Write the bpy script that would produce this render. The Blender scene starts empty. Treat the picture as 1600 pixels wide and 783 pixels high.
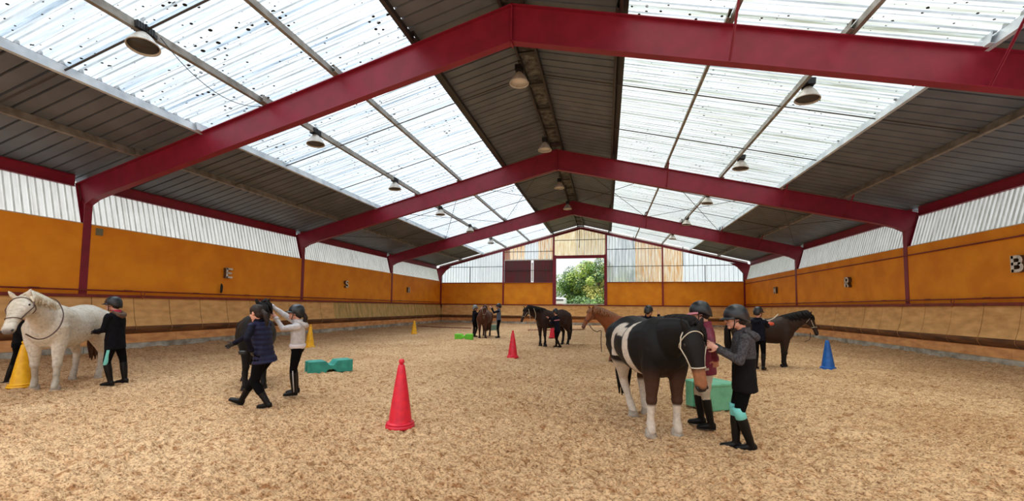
import bpy, bmesh, math, random
import numpy as np
from mathutils import Vector, Matrix

SC = bpy.context.scene
COL = SC.collection
R = random.Random(7)
NR = np.random.RandomState(11)

# ---------------------------------------------------------------- camera
EYE = np.array([0.0, 0.0, 1.6])
F_PX, CX, CY = 637.34, 800.0, 443.4
YAW, PITCH, ROLL = 0.2261, 0.0574, 0.010
_c, _s = math.cos(YAW), math.sin(YAW)
_fw = np.array([-_s, _c, 0]); _rt = np.array([_c, _s, 0]); _up = np.array([0, 0, 1.0])
_c2, _s2 = math.cos(PITCH), math.sin(PITCH)
CF = _fw * _c2 + _up * _s2
_u2 = _up * _c2 - _fw * _s2
_c3, _s3 = math.cos(ROLL), math.sin(ROLL)
CR = _rt * _c3 + _u2 * _s3
CU = _u2 * _c3 - _rt * _s3

cam_d = bpy.data.cameras.new('camera')
cam = bpy.data.objects.new('camera', cam_d); COL.objects.link(cam)
M = Matrix.Identity(4)
for i in range(3):
    M[i][0] = CR[i]; M[i][1] = CU[i]; M[i][2] = -CF[i]; M[i][3] = EYE[i]
cam.matrix_world = M
cam_d.sensor_fit = 'HORIZONTAL'; cam_d.sensor_width = 36.0
cam_d.lens = F_PX / 1600 * 36
cam_d.shift_x = 0.0; cam_d.shift_y = (CY - 391.5) / 1600
cam_d.clip_end = 500
SC.camera = cam

# ---------------------------------------------------------------- world: overcast sky
W = bpy.data.worlds.new('world'); SC.world = W; W.use_nodes = True
nt = W.node_tree; nt.nodes.clear()
o_ = nt.nodes.new('ShaderNodeOutputWorld'); b_ = nt.nodes.new('ShaderNodeBackground')
tc = nt.nodes.new('ShaderNodeTexCoord'); sx = nt.nodes.new('ShaderNodeSeparateXYZ')
# CIE standard overcast sky: luminance (1 + 2 sin(elevation)) / 3 of the zenith
cl = nt.nodes.new('ShaderNodeMath'); cl.operation = 'MAXIMUM'; cl.inputs[1].default_value = 0.0
ma = nt.nodes.new('ShaderNodeMath'); ma.operation = 'MULTIPLY_ADD'; ma.inputs[1].default_value = 2 / 3; ma.inputs[2].default_value = 1 / 3
mu = nt.nodes.new('ShaderNodeMath'); mu.operation = 'MULTIPLY'; mu.inputs[1].default_value = 2.1
nt.links.new(tc.outputs['Generated'], sx.inputs[0]); nt.links.new(sx.outputs['Z'], cl.inputs[0])
nt.links.new(cl.outputs[0], ma.inputs[0]); nt.links.new(ma.outputs[0], mu.inputs[0]); nt.links.new(mu.outputs[0], b_.inputs[1])
b_.inputs[0].default_value = (0.94, 0.97, 1.0, 1)
nt.links.new(b_.outputs[0], o_.inputs[0])

# very soft veiled sun, high to the left, added to brighten the floor
sun_d = bpy.data.lights.new('sun', 'SUN'); sun_d.energy = 4.2; sun_d.angle = math.radians(55); sun_d.color = (1.0, 0.97, 0.93)
sun = bpy.data.objects.new('sun', sun_d); COL.objects.link(sun); sun.rotation_euler = (math.radians(-6), math.radians(-16), 0)
SC.view_settings.view_transform = 'Standard'
SC.view_settings.look = 'None'
SC.view_settings.exposure = 0.42
SC.view_settings.gamma = 1.0
SC.view_settings.use_curve_mapping = False
SC.cycles.max_bounces = 10
SC.cycles.diffuse_bounces = 5
SC.cycles.transparent_max_bounces = 12
SC.cycles.sample_clamp_indirect = 6.0

# ---------------------------------------------------------------- measures of the hall
XL, XR, XC = -15.6, 11.17, -2.18
BAY = 9.243
YF = [9.2207 + BAY * i for i in range(-3, 4)]           # frame lines; YF[3] is the nearest in view
YB = YF[6]                                              # far gable
SLOPE = 0.257; ZAP = 8.87
ZSILL, ZOR = 1.80, 4.03
def ztop(x): return ZAP - SLOPE * abs(x - XC)
def at(px, py, depth):
    return EYE + (CF + CR * (px - CX) / F_PX - CU * (py - CY) / F_PX) * depth
def gp(px, py, z=0.0):
    d = CF + CR * (px - CX) / F_PX - CU * (py - CY) / F_PX
    return EYE + d * ((z - EYE[2]) / d[2])

# ---------------------------------------------------------------- materials
def srgb(r, g, b):
    f = lambda v: (v / 255 / 12.92) if v / 255 <= 0.04045 else ((v / 255 + 0.055) / 1.055) ** 2.4
    return (f(r), f(g), f(b))
MATS = {}
def mat(name, col, rough=0.6, col2=None, scale=6.0, stretch=None, bump=0.0, bscale=None, metal=0.0, spec=0.5, detail=4.0, lo=0.35, hi=0.65, attr=None):
    if name in MATS: return MATS[name]
    m = bpy.data.materials.new(name); m.use_nodes = True
    n = m.node_tree; p = n.nodes['Principled BSDF']
    p.inputs['Roughness'].default_value = rough; p.inputs['Metallic'].default_value = metal
    p.inputs['Specular IOR Level'].default_value = spec
    p.inputs['Base Color'].default_value = (*col, 1)
    geo = n.nodes.new('ShaderNodeNewGeometry'); mp = n.nodes.new('ShaderNodeMapping')
    n.links.new(geo.outputs['Position'], mp.inputs[0])
    if stretch: mp.inputs['Scale'].default_value = stretch
    if col2 is not None:
        nz = n.nodes.new('ShaderNodeTexNoise'); nz.inputs['Scale'].default_value = scale; nz.inputs['Detail'].default_value = detail
        n.links.new(mp.outputs[0], nz.inputs['Vector'])
        r = n.nodes.new('ShaderNodeValToRGB'); r.color_ramp.elements[0].position = lo; r.color_ramp.elements[1].position = hi
        r.color_ramp.elements[0].color = (*col, 1); r.color_ramp.elements[1].color = (*col2, 1)
        n.links.new(nz.outputs['Fac'], r.inputs[0])
        n.links.new(r.outputs[0], p.inputs['Base Color'])
        if attr:
            a = n.nodes.new('ShaderNodeAttribute'); a.attribute_name = attr
            mx = n.nodes.new('ShaderNodeMix'); mx.data_type = 'RGBA'; mx.blend_type = 'MULTIPLY'; mx.inputs['Factor'].default_value = 1
            n.links.new(a.outputs['Color'], mx.inputs['A']); n.links.new(r.outputs[0], mx.inputs['B'])
            n.links.new(mx.outputs['Result'], p.inputs['Base Color'])
    if bump:
        nb = n.nodes.new('ShaderNodeTexNoise'); nb.inputs['Scale'].default_value = bscale or scale * 4; nb.inputs['Detail'].default_value = 5
        n.links.new(mp.outputs[0], nb.inputs['Vector'])
        bn = n.nodes.new('ShaderNodeBump'); bn.inputs['Strength'].default_value = bump; bn.inputs['Distance'].default_value = 0.02
        n.links.new(nb.outputs['Fac'], bn.inputs['Height']); n.links.new(bn.outputs[0], p.inputs['Normal'])
    MATS[name] = m; return m

def sheet_mat(name, tint, trans, dirt_col, dirt_scale, stretch, lo, hi, dots=0.0, dcol=(0.03, 0.028, 0.025), see=0.78):
    """milky corrugated plastic: part of the light goes straight through, part is scattered"""
    m = bpy.data.materials.new(name); m.use_nodes = True; n = m.node_tree; n.nodes.clear()
    out = n.nodes.new('ShaderNodeOutputMaterial')
    geo = n.nodes.new('ShaderNodeNewGeometry'); mp = n.nodes.new('ShaderNodeMapping'); mp.inputs['Scale'].default_value = stretch
    n.links.new(geo.outputs['Position'], mp.inputs[0])
    nz = n.nodes.new('ShaderNodeTexNoise'); nz.inputs['Scale'].default_value = dirt_scale; nz.inputs['Detail'].default_value = 6; nz.inputs['Roughness'].default_value = 0.65
    n.links.new(mp.outputs[0], nz.inputs['Vector'])
    r = n.nodes.new('ShaderNodeValToRGB'); r.color_ramp.elements[0].position = lo; r.color_ramp.elements[1].position = hi
    r.color_ramp.elements[0].color = (*dirt_col, 1); r.color_ramp.elements[1].color = (*tint, 1)
    n.links.new(nz.outputs['Fac'], r.inputs[0])
    tr = n.nodes.new('ShaderNodeBsdfTransparent'); tl = n.nodes.new('ShaderNodeBsdfTranslucent'); df = n.nodes.new('ShaderNodeBsdfDiffuse')
    for b in (tr, tl, df): n.links.new(r.outputs[0], b.inputs['Color'])
    m1 = n.nodes.new('ShaderNodeMixShader'); m1.inputs[0].default_value = trans
    n.links.new(df.outputs[0], m1.inputs[1]); n.links.new(tl.outputs[0], m1.inputs[2])
    m2 = n.nodes.new('ShaderNodeMixShader'); m2.inputs[0].default_value = see
    n.links.new(m1.outputs[0], m2.inputs[1]); n.links.new(tr.outputs[0], m2.inputs[2])
    fr = n.nodes.new('ShaderNodeFresnel'); fr.inputs['IOR'].default_value = 2.0
    gl = n.nodes.new('ShaderNodeBsdfGlossy'); gl.inputs['Roughness'].default_value = 0.35; gl.inputs['Color'].default_value = (0.8, 0.82, 0.84, 1)
    m4 = n.nodes.new('ShaderNodeMixShader'); n.links.new(fr.outputs[0], m4.inputs[0]); n.links.new(m2.outputs[0], m4.inputs[1]); n.links.new(gl.outputs[0], m4.inputs[2])
    last = m2 = m4
    if dots:
        vo = n.nodes.new('ShaderNodeTexVoronoi'); vo.voronoi_dimensions = '2D'; vo.inputs['Scale'].default_value = 6.5; vo.inputs['Randomness'].default_value = 1
        n.links.new(geo.outputs['Position'], vo.inputs['Vector'])
        rnd = n.nodes.new('ShaderNodeSeparateColor'); n.links.new(vo.outputs['Color'], rnd.inputs[0])
        big = n.nodes.new('ShaderNodeTexNoise'); big.inputs['Scale'].default_value = 0.9; big.inputs['Detail'].default_value = 3
        n.links.new(geo.outputs['Position'], big.inputs['Vector'])
        th = n.nodes.new('ShaderNodeMath'); th.operation = 'MULTIPLY'; n.links.new(rnd.outputs[0], th.inputs[0]); n.links.new(big.outputs['Fac'], th.inputs[1])
        t2 = n.nodes.new('ShaderNodeMath'); t2.operation = 'SUBTRACT'; n.links.new(th.outputs[0], t2.inputs[0]); t2.inputs[1].default_value = 0.30
        t3 = n.nodes.new('ShaderNodeMath'); t3.operation = 'MULTIPLY'; n.links.new(t2.outputs[0], t3.inputs[0]); t3.inputs[1].default_value = dots
        ls = n.nodes.new('ShaderNodeMath'); ls.operation = 'LESS_THAN'; n.links.new(vo.outputs['Distance'], ls.inputs[0]); n.links.new(t3.outputs[0], ls.inputs[1])
        dd = n.nodes.new('ShaderNodeBsdfDiffuse'); dd.inputs['Color'].default_value = (*dcol, 1)
        m3 = n.nodes.new('ShaderNodeMixShader'); n.links.new(ls.outputs[0], m3.inputs[0])
        n.links.new(m2.outputs[0], m3.inputs[1]); n.links.new(dd.outputs[0], m3.inputs[2]); last = m3
    n.links.new(last.outputs[0], out.inputs[0]); MATS[name] = m; return m

M_RED = mat('red_steel', srgb(140, 26, 52), 0.45, srgb(126, 22, 44), 3.0)
M_REDW = mat('red_paint', srgb(140, 48, 36), 0.55, srgb(112, 36, 30), 5.0)
M_DARKSHEET = mat('dark_roof_steel', srgb(108, 114, 122), 0.55, srgb(94, 100, 108), 1.2, bump=0.05)
M_GALV = mat('galvanised_steel', srgb(150, 146, 138), 0.5, srgb(118, 112, 102), 4.0, metal=0.2)
M_ZINC = mat('bright_zinc', srgb(215, 224, 230), 0.4, srgb(180, 192, 202), 2.5, metal=0.15)
M_DARKSTEEL = mat('dark_steel', srgb(52, 48, 46), 0.5)
M_RIDGE = mat('ridge_strip', srgb(120, 118, 112), 0.7, srgb(52, 50, 50), 5.0, bump=0.3)
M_ORANGE = mat('orange_paint', srgb(250, 160, 24), 0.7, srgb(236, 142, 15), 1.3, bump=0.12, bscale=22)
M_PLY = mat('plywood', srgb(242, 192, 124), 0.7, srgb(206, 152, 90), 2.2, stretch=(1, 1, 2.5), bump=0.1, bscale=9, lo=0.3, hi=0.75)
M_PLYG = mat('stained_plywood', srgb(220, 182, 116), 0.75, srgb(168, 144, 82), 2.2, stretch=(2.2, 2.2, 0.5), bump=0.1, bscale=9, lo=0.3, hi=0.7)
M_PLYSHADE = mat('underside_shade_plywood', srgb(130, 84, 44), 0.8, srgb(84, 52, 28), 2.0, stretch=(0.6, 0.6, 4))  # shade under the kick board bulge, put into the plywood colour
M_PLYLOW = mat('lower_plywood', srgb(234, 172, 110), 0.75, srgb(204, 140, 86), 2.0, stretch=(1, 1, 3))
M_CONC = mat('concrete', srgb(196, 192, 180), 0.9, srgb(134, 126, 112), 2.6, bump=0.3)
M_WHITE = mat('white_paint', srgb(225, 222, 212), 0.6, srgb(196, 190, 178), 4.0)
M_BLACK = mat('black_plastic', srgb(22, 22, 24), 0.45)
M_RUBBER = mat('black_rubber', srgb(26, 24, 24), 0.7)
M_SKYL = sheet_mat('skylight_plastic_west', (0.68, 0.75, 0.80), 0.75, (0.46, 0.53, 0.59), 2.0, (0.30, 6.0, 0.30), 0.38, 0.56, 0.95)
M_SKYR = sheet_mat('skylight_plastic_east', (0.70, 0.74, 0.73), 0.75, (0.46, 0.49, 0.42), 2.0, (0.30, 6.0, 0.30), 0.38, 0.56, 0.75)
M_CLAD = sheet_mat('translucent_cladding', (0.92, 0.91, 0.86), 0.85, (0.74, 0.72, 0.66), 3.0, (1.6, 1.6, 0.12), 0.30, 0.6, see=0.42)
M_CLADD = sheet_mat('cladding_rib_shade', (0.56, 0.55, 0.50), 0.8, (0.34, 0.33, 0.29), 3.0, (2, 2, 0.12), 0.36, 0.6, see=0.2)  # rib sides in a darker tint: rib shading put into the colour
M_SKYD = sheet_mat('skylight_rib_shade', (0.40, 0.44, 0.47), 0.75, (0.22, 0.25, 0.26), 1.6, (0.5, 2.0, 0.5), 0.36, 0.6, see=0.4)  # shading of the skylight rib sides, painted in as a darker tint
M_CLADW = sheet_mat('gable_plastic_white', (0.93, 0.96, 0.99), 0.85, (0.78, 0.84, 0.90), 3.0, (2.0, 1, 0.4), 0.3, 0.6, see=0.62)
M_CLADG = sheet_mat('gable_plastic_grey', (0.88, 0.92, 0.95), 0.85, (0.46, 0.51, 0.55), 3.5, (2.4, 1, 0.2), 0.38, 0.58, see=0.5)
M_CLADO = sheet_mat('gable_plastic_rusty', (0.95, 0.87, 0.72), 0.85, (0.76, 0.38, 0.12), 3.0, (2.6, 1, 0.3), 0.36, 0.64, see=0.4)
M_CLADT = sheet_mat('gable_plastic_tan', (0.95, 0.84, 0.64), 0.85, (0.68, 0.46, 0.22), 3.4, (2.8, 1, 0.3), 0.34, 0.62, see=0.35)
M_CLADR = sheet_mat('gable_plastic_brown', (0.5, 0.2, 0.1), 0.8, (0.26, 0.09, 0.05), 3.0, (2.6, 1, 0.4), 0.35, 0.62, see=0.1)
M_SLIDE = mat('dark_red_cladding', srgb(112, 34, 44), 0.5, srgb(86, 48, 50), 1.6, stretch=(2, 1, 0.4))
M_LAMP = mat('lamp_reflector', srgb(196, 192, 184), 0.45, srgb(168, 162, 150), 7.0)
M_LAMPIN = mat('lamp_inside', srgb(58, 57, 56), 0.4)
M_LAMPGL = mat('lamp_glass', srgb(210, 205, 198), 0.15, spec=0.8)

# ---------------------------------------------------------------- mesh helpers
def tag(o, label=None, cat=None, group=None, kind=None):
    if label: o['label'] = label
    if cat: o['category'] = cat
    if group: o['group'] = group
    if kind: o['kind'] = kind
    return o
def empty(name, loc=(0, 0, 0), parent=None, **kw):
    o = bpy.data.objects.new(name, None); COL.objects.link(o); o.location = Vector(loc); o.empty_display_size = 0.2
    if parent: o.parent = parent
    return tag(o, **kw)
def link(name, me, parent=None, loc=(0, 0, 0), mw=None):
    o = bpy.data.objects.new(name, me); COL.objects.link(o)
    if mw is not None: o.matrix_basis = mw
    else: o.location = Vector(loc)
    if parent: o.parent = parent
    return o
def nrm(v):
    v = np.asarray(v, float); l = np.linalg.norm(v); return v / l if l > 1e-9 else v
def frame(t, ref=(0, 0, 1)):
    t = nrm(t); r = np.asarray(ref, float)
    if abs(t @ nrm(r)) > 0.97: r = np.array([1.0, 0, 0]) if abs(t[0]) < 0.9 else np.array([0, 1.0, 0])
    u = nrm(np.cross(r, t)); v = np.cross(t, u); return u, v

class MB:
    def __init__(s): s.v = []; s.f = []; s.m = []
    def add(s, V, Fc, mi=0):
        b = len(s.v); s.v += [tuple(float(c) for c in p) for p in V]
        for f in Fc: s.f.append(tuple(b + i for i in f)); s.m.append(mi)
        return s
    def box(s, c, size, mi=0, ax=None):
        c = np.asarray(c, float); h = np.asarray(size, float) / 2
        A = np.eye(3) if ax is None else np.asarray(ax, float)
        V = [c + A[0] * (h[0] * i) + A[1] * (h[1] * j) + A[2] * (h[2] * k) for i in (-1, 1) for j in (-1, 1) for k in (-1, 1)]
        return s.add(V, [(0, 1, 3, 2), (4, 6, 7, 5), (0, 4, 5, 1), (2, 3, 7, 6), (0, 2, 6, 4), (1, 5, 7, 3)], mi)
    def bar(s, a, b, w, h, ref=(0, 0, 1), mi=0):
        a = np.asarray(a, float); b = np.asarray(b, float); t = b - a; u, v = frame(t, ref)
        return s.box((a + b) / 2, (np.linalg.norm(t), w, h), mi, (nrm(t), u, v))
    def loft(s, rings, closed=True, mi=0):
        """rings: list of lists of points, same count"""
        n = len(rings[0]); V = [p for r in rings for p in r]; Fc = []
        for i in range(len(rings) - 1):
            for j in range(n):
                k = (j + 1) % n
                Fc.append((i * n + j, i * n + k, (i + 1) * n + k, (i + 1) * n + j))
        if closed:
            Fc.append(tuple(reversed(range(n)))); Fc.append(tuple((len(rings) - 1) * n + j for j in range(n)))
        return s.add(V, Fc, mi)
    def tube(s, pts, r, n=8, mi=0):
        P = [np.asarray(p, float) for p in pts]; rings = []; u = None
        rs = r if hasattr(r, '__len__') else [r] * len(P)
        for i, p in enumerate(P):
            t = P[min(i + 1, len(P) - 1)] - P[max(i - 1, 0)]
            if u is None: u, v = frame(t)
            else:
                t = nrm(t); u = nrm(u - t * (u @ t)); v = np.cross(t, u)
            rings.append([p + (u * math.cos(a) + v * math.sin(a)) * rs[i] for a in [2 * math.pi * k / n for k in range(n)]])
        return s.loft(rings, True, mi)
    def lathe(s, prof, n=24, c=(0, 0, 0), axis=(0, 0, 1), mi=0, closed=True):
        c = np.asarray(c, float); t = nrm(axis); u, v = frame(t, (0, 1, 0) if abs(t[1]) < 0.9 else (1, 0, 0))
        rings = [[c + t * z + (u * math.cos(2 * math.pi * k / n) + v * math.sin(2 * math.pi * k / n)) * max(r, 1e-4) for k in range(n)] for r, z in prof]
        return s.loft(rings, closed, mi)
    def prism(s, poly, a, b, P=None, mi=0):
        """poly: list of 2d points; extruded between two (origin, ex, ez) positions a, b"""
        n = len(poly); V = [a + P[0] * x + P[1] * y for x, y in poly] + [b + P[0] * x + P[1] * y for x, y in poly]
        Fc = [tuple(reversed(range(n))), tuple(range(n, 2 * n))] + [(i, (i + 1) % n, n + (i + 1) % n, n + i) for i in range(n)]
        return s.add(V, Fc, mi)
    def mesh(s, name, mats, smooth=False, fixn=True):
        me = bpy.data.meshes.new(name); me.from_pydata(s.v, [], s.f)
        for m in (mats if isinstance(mats, (list, tuple)) else [mats]): me.materials.append(m)
        if any(s.m): me.polygons.foreach_set('material_index', s.m)
        if fixn:
            bm = bmesh.new(); bm.from_mesh(me); bmesh.ops.recalc_face_normals(bm, faces=bm.faces); bm.to_mesh(me); bm.free()
        if smooth: me.polygons.foreach_set('use_smooth', [True] * len(me.polygons))
        me.update(); return me
    def build(s, name, mats, parent=None, smooth=False, world=True, **kw):
        """vertices are in world space; made local to the parent's location"""
        if parent is not None and world:
            off = np.array(wloc(parent)); s.v = [tuple(np.asarray(p) - off) for p in s.v]
        o = link(name, s.mesh(name, mats, smooth), parent); return tag(o, **kw)
def wloc(o):
    p = Vector((0, 0, 0))
    while o is not None: p = p + o.location; o = o.parent
    return p
def autosmooth(o, ang=40):
    me = o.data; bm = bmesh.new(); bm.from_mesh(me)
    for f in bm.faces: f.smooth = True
    for e in bm.edges:
        if len(e.link_faces) == 2 and e.calc_face_angle(0) > math.radians(ang): e.smooth = False
    bm.to_mesh(me); bm.free(); return o

# value noise in numpy
_perm = NR.permutation(256); _val = NR.rand(256)
def vnoise(x, y, z=None):
    x = np.asarray(x, float); y = np.asarray(y, float); z = np.zeros_like(x) if z is None else np.asarray(z, float)
    xi, yi, zi = np.floor(x).astype(int), np.floor(y).astype(int), np.floor(z).astype(int)
    fx, fy, fz = x - xi, y - yi, z - zi
    fx, fy, fz = [f * f * (3 - 2 * f) for f in (fx, fy, fz)]
    def h(i, j, k): return _val[_perm[(_perm[(_perm[i & 255] + j) & 255] + k) & 255]]
    def l(a, b, t): return a + (b - a) * t
    return l(l(l(h(xi, yi, zi), h(xi + 1, yi, zi), fx), l(h(xi, yi + 1, zi), h(xi + 1, yi + 1, zi), fx), fy),
             l(l(h(xi, yi, zi + 1), h(xi + 1, yi, zi + 1), fx), l(h(xi, yi + 1, zi + 1), h(xi + 1, yi + 1, zi + 1), fx), fy), fz) * 2 - 1

# ================================================================ THE HALL
# ---------------------------------------------------------------- floor of churned sand
def sand_h(x, y):
    d = np.hypot(x, y)
    wx = x + 0.12 * vnoise(x * 2.1, y * 2.1 + 9); wy = y + 0.12 * vnoise(x * 2.1 + 40, y * 2.1)
    h = 0.03 * vnoise(x * 0.9 + 3, y * 0.9) + 0.022 * vnoise(wx * 2.6, wy * 2.6, 0 * x + 5)
    r = np.abs(vnoise(wx * 5.2 + 7, wy * 7.0, 0 * x + 2)); h = h + 0.055 * (np.sqrt(r) - 0.5)
    r2 = np.abs(vnoise(wx * 11 + 3, wy * 15, 0 * x + 8)); h = h + 0.042 * (np.sqrt(r2) - 0.5)
    h = h + 0.024 * (np.sqrt(np.abs(vnoise(x * 24, y * 31, 0 * x + 4))) - .5) * np.clip(1.6 - d / 14, 0.25, 1)
    h = h - 0.022 * np.clip(vnoise(wx * 15 + 1, wy * 19, 0 * x + 6) - .30, 0, 1) * np.clip(2 - d / 12, .5, 2)
    edge = np.minimum(np.minimum(x - (XL + 0.25), XR - 0.25 - x), YB - 0.3 - y)
    return h + 0.10 * np.clip(1 - edge / 1.6, 0, 1) ** 2
def ground(x, y): return float(sand_h(np.array([x]), np.array([y]))[0])

def build_floor():
    nr, na = 860, 800
    r = 2.0 * (46.0 / 2.0) ** (np.arange(nr) / (nr - 1)); a = np.radians(np.linspace(50, 165, na))
    rr, aa = np.meshgrid(r, a, indexing='ij')
    x = rr * np.cos(aa); y = rr * np.sin(aa)
    x = x + NR.uniform(-.25, .25, x.shape) * rr * 0.0025; y = y + NR.uniform(-.25, .25, y.shape) * rr * 0.0025
    z = sand_h(x, y)
    V = np.stack([x, y, z], -1).reshape(-1, 3)
    i, j = np.meshgrid(np.arange(nr - 1), np.arange(na - 1), indexing='ij')
    q = np.stack([i * na + j, (i + 1) * na + j, (i + 1) * na + j + 1, i * na + j + 1], -1).reshape(-1, 4)
    ins = (V[:, 0] > XL - .1) & (V[:, 0] < XR + .1) & (V[:, 1] < YB + 0.25)
    q = q[ins[q].all(1)]
    # plain ring behind the viewer
    base = len(V)
    ex = np.array([[XL, -18.6, 0], [XR, -18.6, 0], [XR, 1.0, 0], [XL, 1.0, 0]], float); ex[:, 2] = -0.05
    V = np.vstack([V, ex]); q = np.vstack([q, [[base, base + 1, base + 2, base + 3]]])
    used = np.zeros(len(V), bool); used[q.ravel()] = True; idx = np.cumsum(used) - 1
    V = V[used]; q = idx[q]
    me = bpy.data.meshes.new('floor'); me.vertices.add(len(V)); me.vertices.foreach_set('co', V.ravel())
    me.loops.add(q.size); me.loops.foreach_set('vertex_index', q.ravel().astype(np.int32))
    me.polygons.add(len(q)); me.polygons.foreach_set('loop_start', np.arange(0, q.size, 4, dtype=np.int32))
    me.polygons.foreach_set('loop_total', np.full(len(q), 4, np.int32)); me.update(calc_edges=True); me.validate()
    me.polygons.foreach_set('use_smooth', [True] * len(me.polygons))
    m = bpy.data.materials.new('arena_sand'); m.use_nodes = True; n = m.node_tree; p = n.nodes['Principled BSDF']
    p.inputs['Roughness'].default_value = 0.95; p.inputs['Specular IOR Level'].default_value = 0.15
    geo = n.nodes.new('ShaderNodeNewGeometry')
    def noise(sc, det=5, st=None):
        t = n.nodes.new('ShaderNodeTexNoise'); t.inputs['Scale'].default_value = sc; t.inputs['Detail'].default_value = det; t.inputs['Roughness'].default_value = 0.6
        mp = n.nodes.new('ShaderNodeMapping'); n.links.new(geo.outputs['Position'], mp.inputs[0])
        if st: mp.inputs['Scale'].default_value = st
        n.links.new(mp.outputs[0], t.inputs['Vector']); return t
    def ramp(fac, a, b, lo, hi):
        r = n.nodes.new('ShaderNodeValToRGB'); r.color_ramp.elements[0].position = lo; r.color_ramp.elements[1].position = hi
        r.color_ramp.elements[0].color = (*a, 1); r.color_ramp.elements[1].color = (*b, 1); n.links.new(fac, r.inputs[0]); return r
    big = noise(0.5, 4); c1 = ramp(big.outputs['Fac'], srgb(208, 168, 124), srgb(228, 191, 147), 0.35, 0.65)
    small = noise(9, 6, (1, 1.5, 1)); c2 = ramp(small.outputs['Fac'], srgb(172, 134, 98), (1, 1, 1), 0.32, 0.52)
    mx = n.nodes.new('ShaderNodeMix'); mx.data_type = 'RGBA'; mx.blend_type = 'MULTIPLY'; mx.inputs['Factor'].default_value = 0.85
    n.links.new(c1.outputs[0], mx.inputs['A']); n.links.new(c2.outputs[0], mx.inputs['B'])
    gr = noise(46, 5, (.8, 1.5, 1)); c3 = ramp(gr.outputs['Fac'], srgb(112, 76, 48), (1, 1, 1), 0.33, 0.54)  # dark flecks in the colour stand in for crevice shade
    m2 = n.nodes.new('ShaderNodeMix'); m2.data_type = 'RGBA'; m2.blend_type = 'MULTIPLY'; m2.inputs['Factor'].default_value = 0.85
    n.links.new(mx.outputs['Result'], m2.inputs['A']); n.links.new(c3.outputs[0], m2.inputs['B'])
    n.links.new(m2.outputs['Result'], p.inputs['Base Color'])
    bm_ = noise(30, 6); bn = n.nodes.new('ShaderNodeBump'); bn.inputs['Strength'].default_value = 0.8; bn.inputs['Distance'].default_value = 0.03
    n.links.new(bm_.outputs['Fac'], bn.inputs['Height']); n.links.new(bn.outputs[0], p.inputs['Normal'])
    me.materials.append(m)
    return tag(link('floor', me), 'churned pale tan riding sand covering the arena floor', kind='structure')
floor = build_floor()

# ---------------------------------------------------------------- ceiling: roof sheets, purlins, rods
BETA = math.atan(SLOPE); CB, SB = math.cos(BETA), math.sin(BETA)
ceiling = empty('ceiling', (XC, 0, 0), kind='structure', label='pitched arena roof of dark steel sheets and white skylight strips on purlins')
PITCH_RIB = BAY / 27
def sheet_profile(kind):
    """(y, n) polyline over one rib pitch; n is up (outside)"""
    if kind == 'dark': return [(0, 0), (.285, 0), (.29, .085), (.337, .085)]
    return [(0, 0), (.09, .0), (.10, .012), (.13, .012), (.14, 0), (.20, 0), (.215, .035), (.245, .035), (.26, 0), (.30, 0)]
def sheet_mesh(name, d0, d1, kind, mats, nrib=3, lap=0.006):
    prof = []
    for k in range(nrib):
        prof += [(a / 0.342 * PITCH_RIB + k * PITCH_RIB, b) for a, b in sheet_profile(kind)]
    prof.append((nrib * PITCH_RIB + (.03 if kind == 'dark' else .09), lap))
    m = MB(); L0, L1 = d0 / CB, d1 / CB; n = len(prof)
    V = [(-L1, y, z) for y, z in prof] + [(-L0, y, z) for y, z in prof]
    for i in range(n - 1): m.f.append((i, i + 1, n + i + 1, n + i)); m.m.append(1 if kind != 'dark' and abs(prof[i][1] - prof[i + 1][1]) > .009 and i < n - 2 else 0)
    m.v = V
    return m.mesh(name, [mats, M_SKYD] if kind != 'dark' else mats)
def roof_mat(side, y, off):
    """frame: x up the slope, z the outer normal, origin at the ridge line"""
    s = 1 if side == 'L' else -1
    ex = Vector((s * CB, 0, SB)); ez = Vector((-s * SB, 0, CB)); ey = ez.cross(ex)
    m = Matrix.Identity(4)
    for i in range(3): m[i][0], m[i][1], m[i][2] = ex[i], ey[i], ez[i]
    m.translation = Vector((0, y, ZAP)) + ez * off
    return m
SHEET_OFF = 0.22
zones = [('roof_sheet', 9.15, 14.15, 'dark', M_DARKSHEET), ('skylight_sheet', 2.5, 9.15, 'sky', None), ('roof_sheet', 0.0, 2.5, 'dark', M_DARKSHEET)]
for side in 'LR':
    for nm, d0, d1, kd, mt in zones:
        mt_ = mt or (M_SKYL if side == 'L' else M_SKYR)
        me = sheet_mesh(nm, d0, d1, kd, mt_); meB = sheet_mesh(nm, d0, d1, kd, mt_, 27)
        for b in range(2, 6):
            y0 = YF[b]
            if b < 2:
                ya = y0 if side == 'L' else y0 + BAY
                link(nm, meB, ceiling, mw=roof_mat(side, ya, SHEET_OFF)); continue
            for k in range(9):
                ya = y0 + k * BAY / 9 if side == 'L' else y0 + (k + 1) * BAY / 9
                link(nm, me, ceiling, mw=roof_mat(side, ya, SHEET_OFF))

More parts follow.
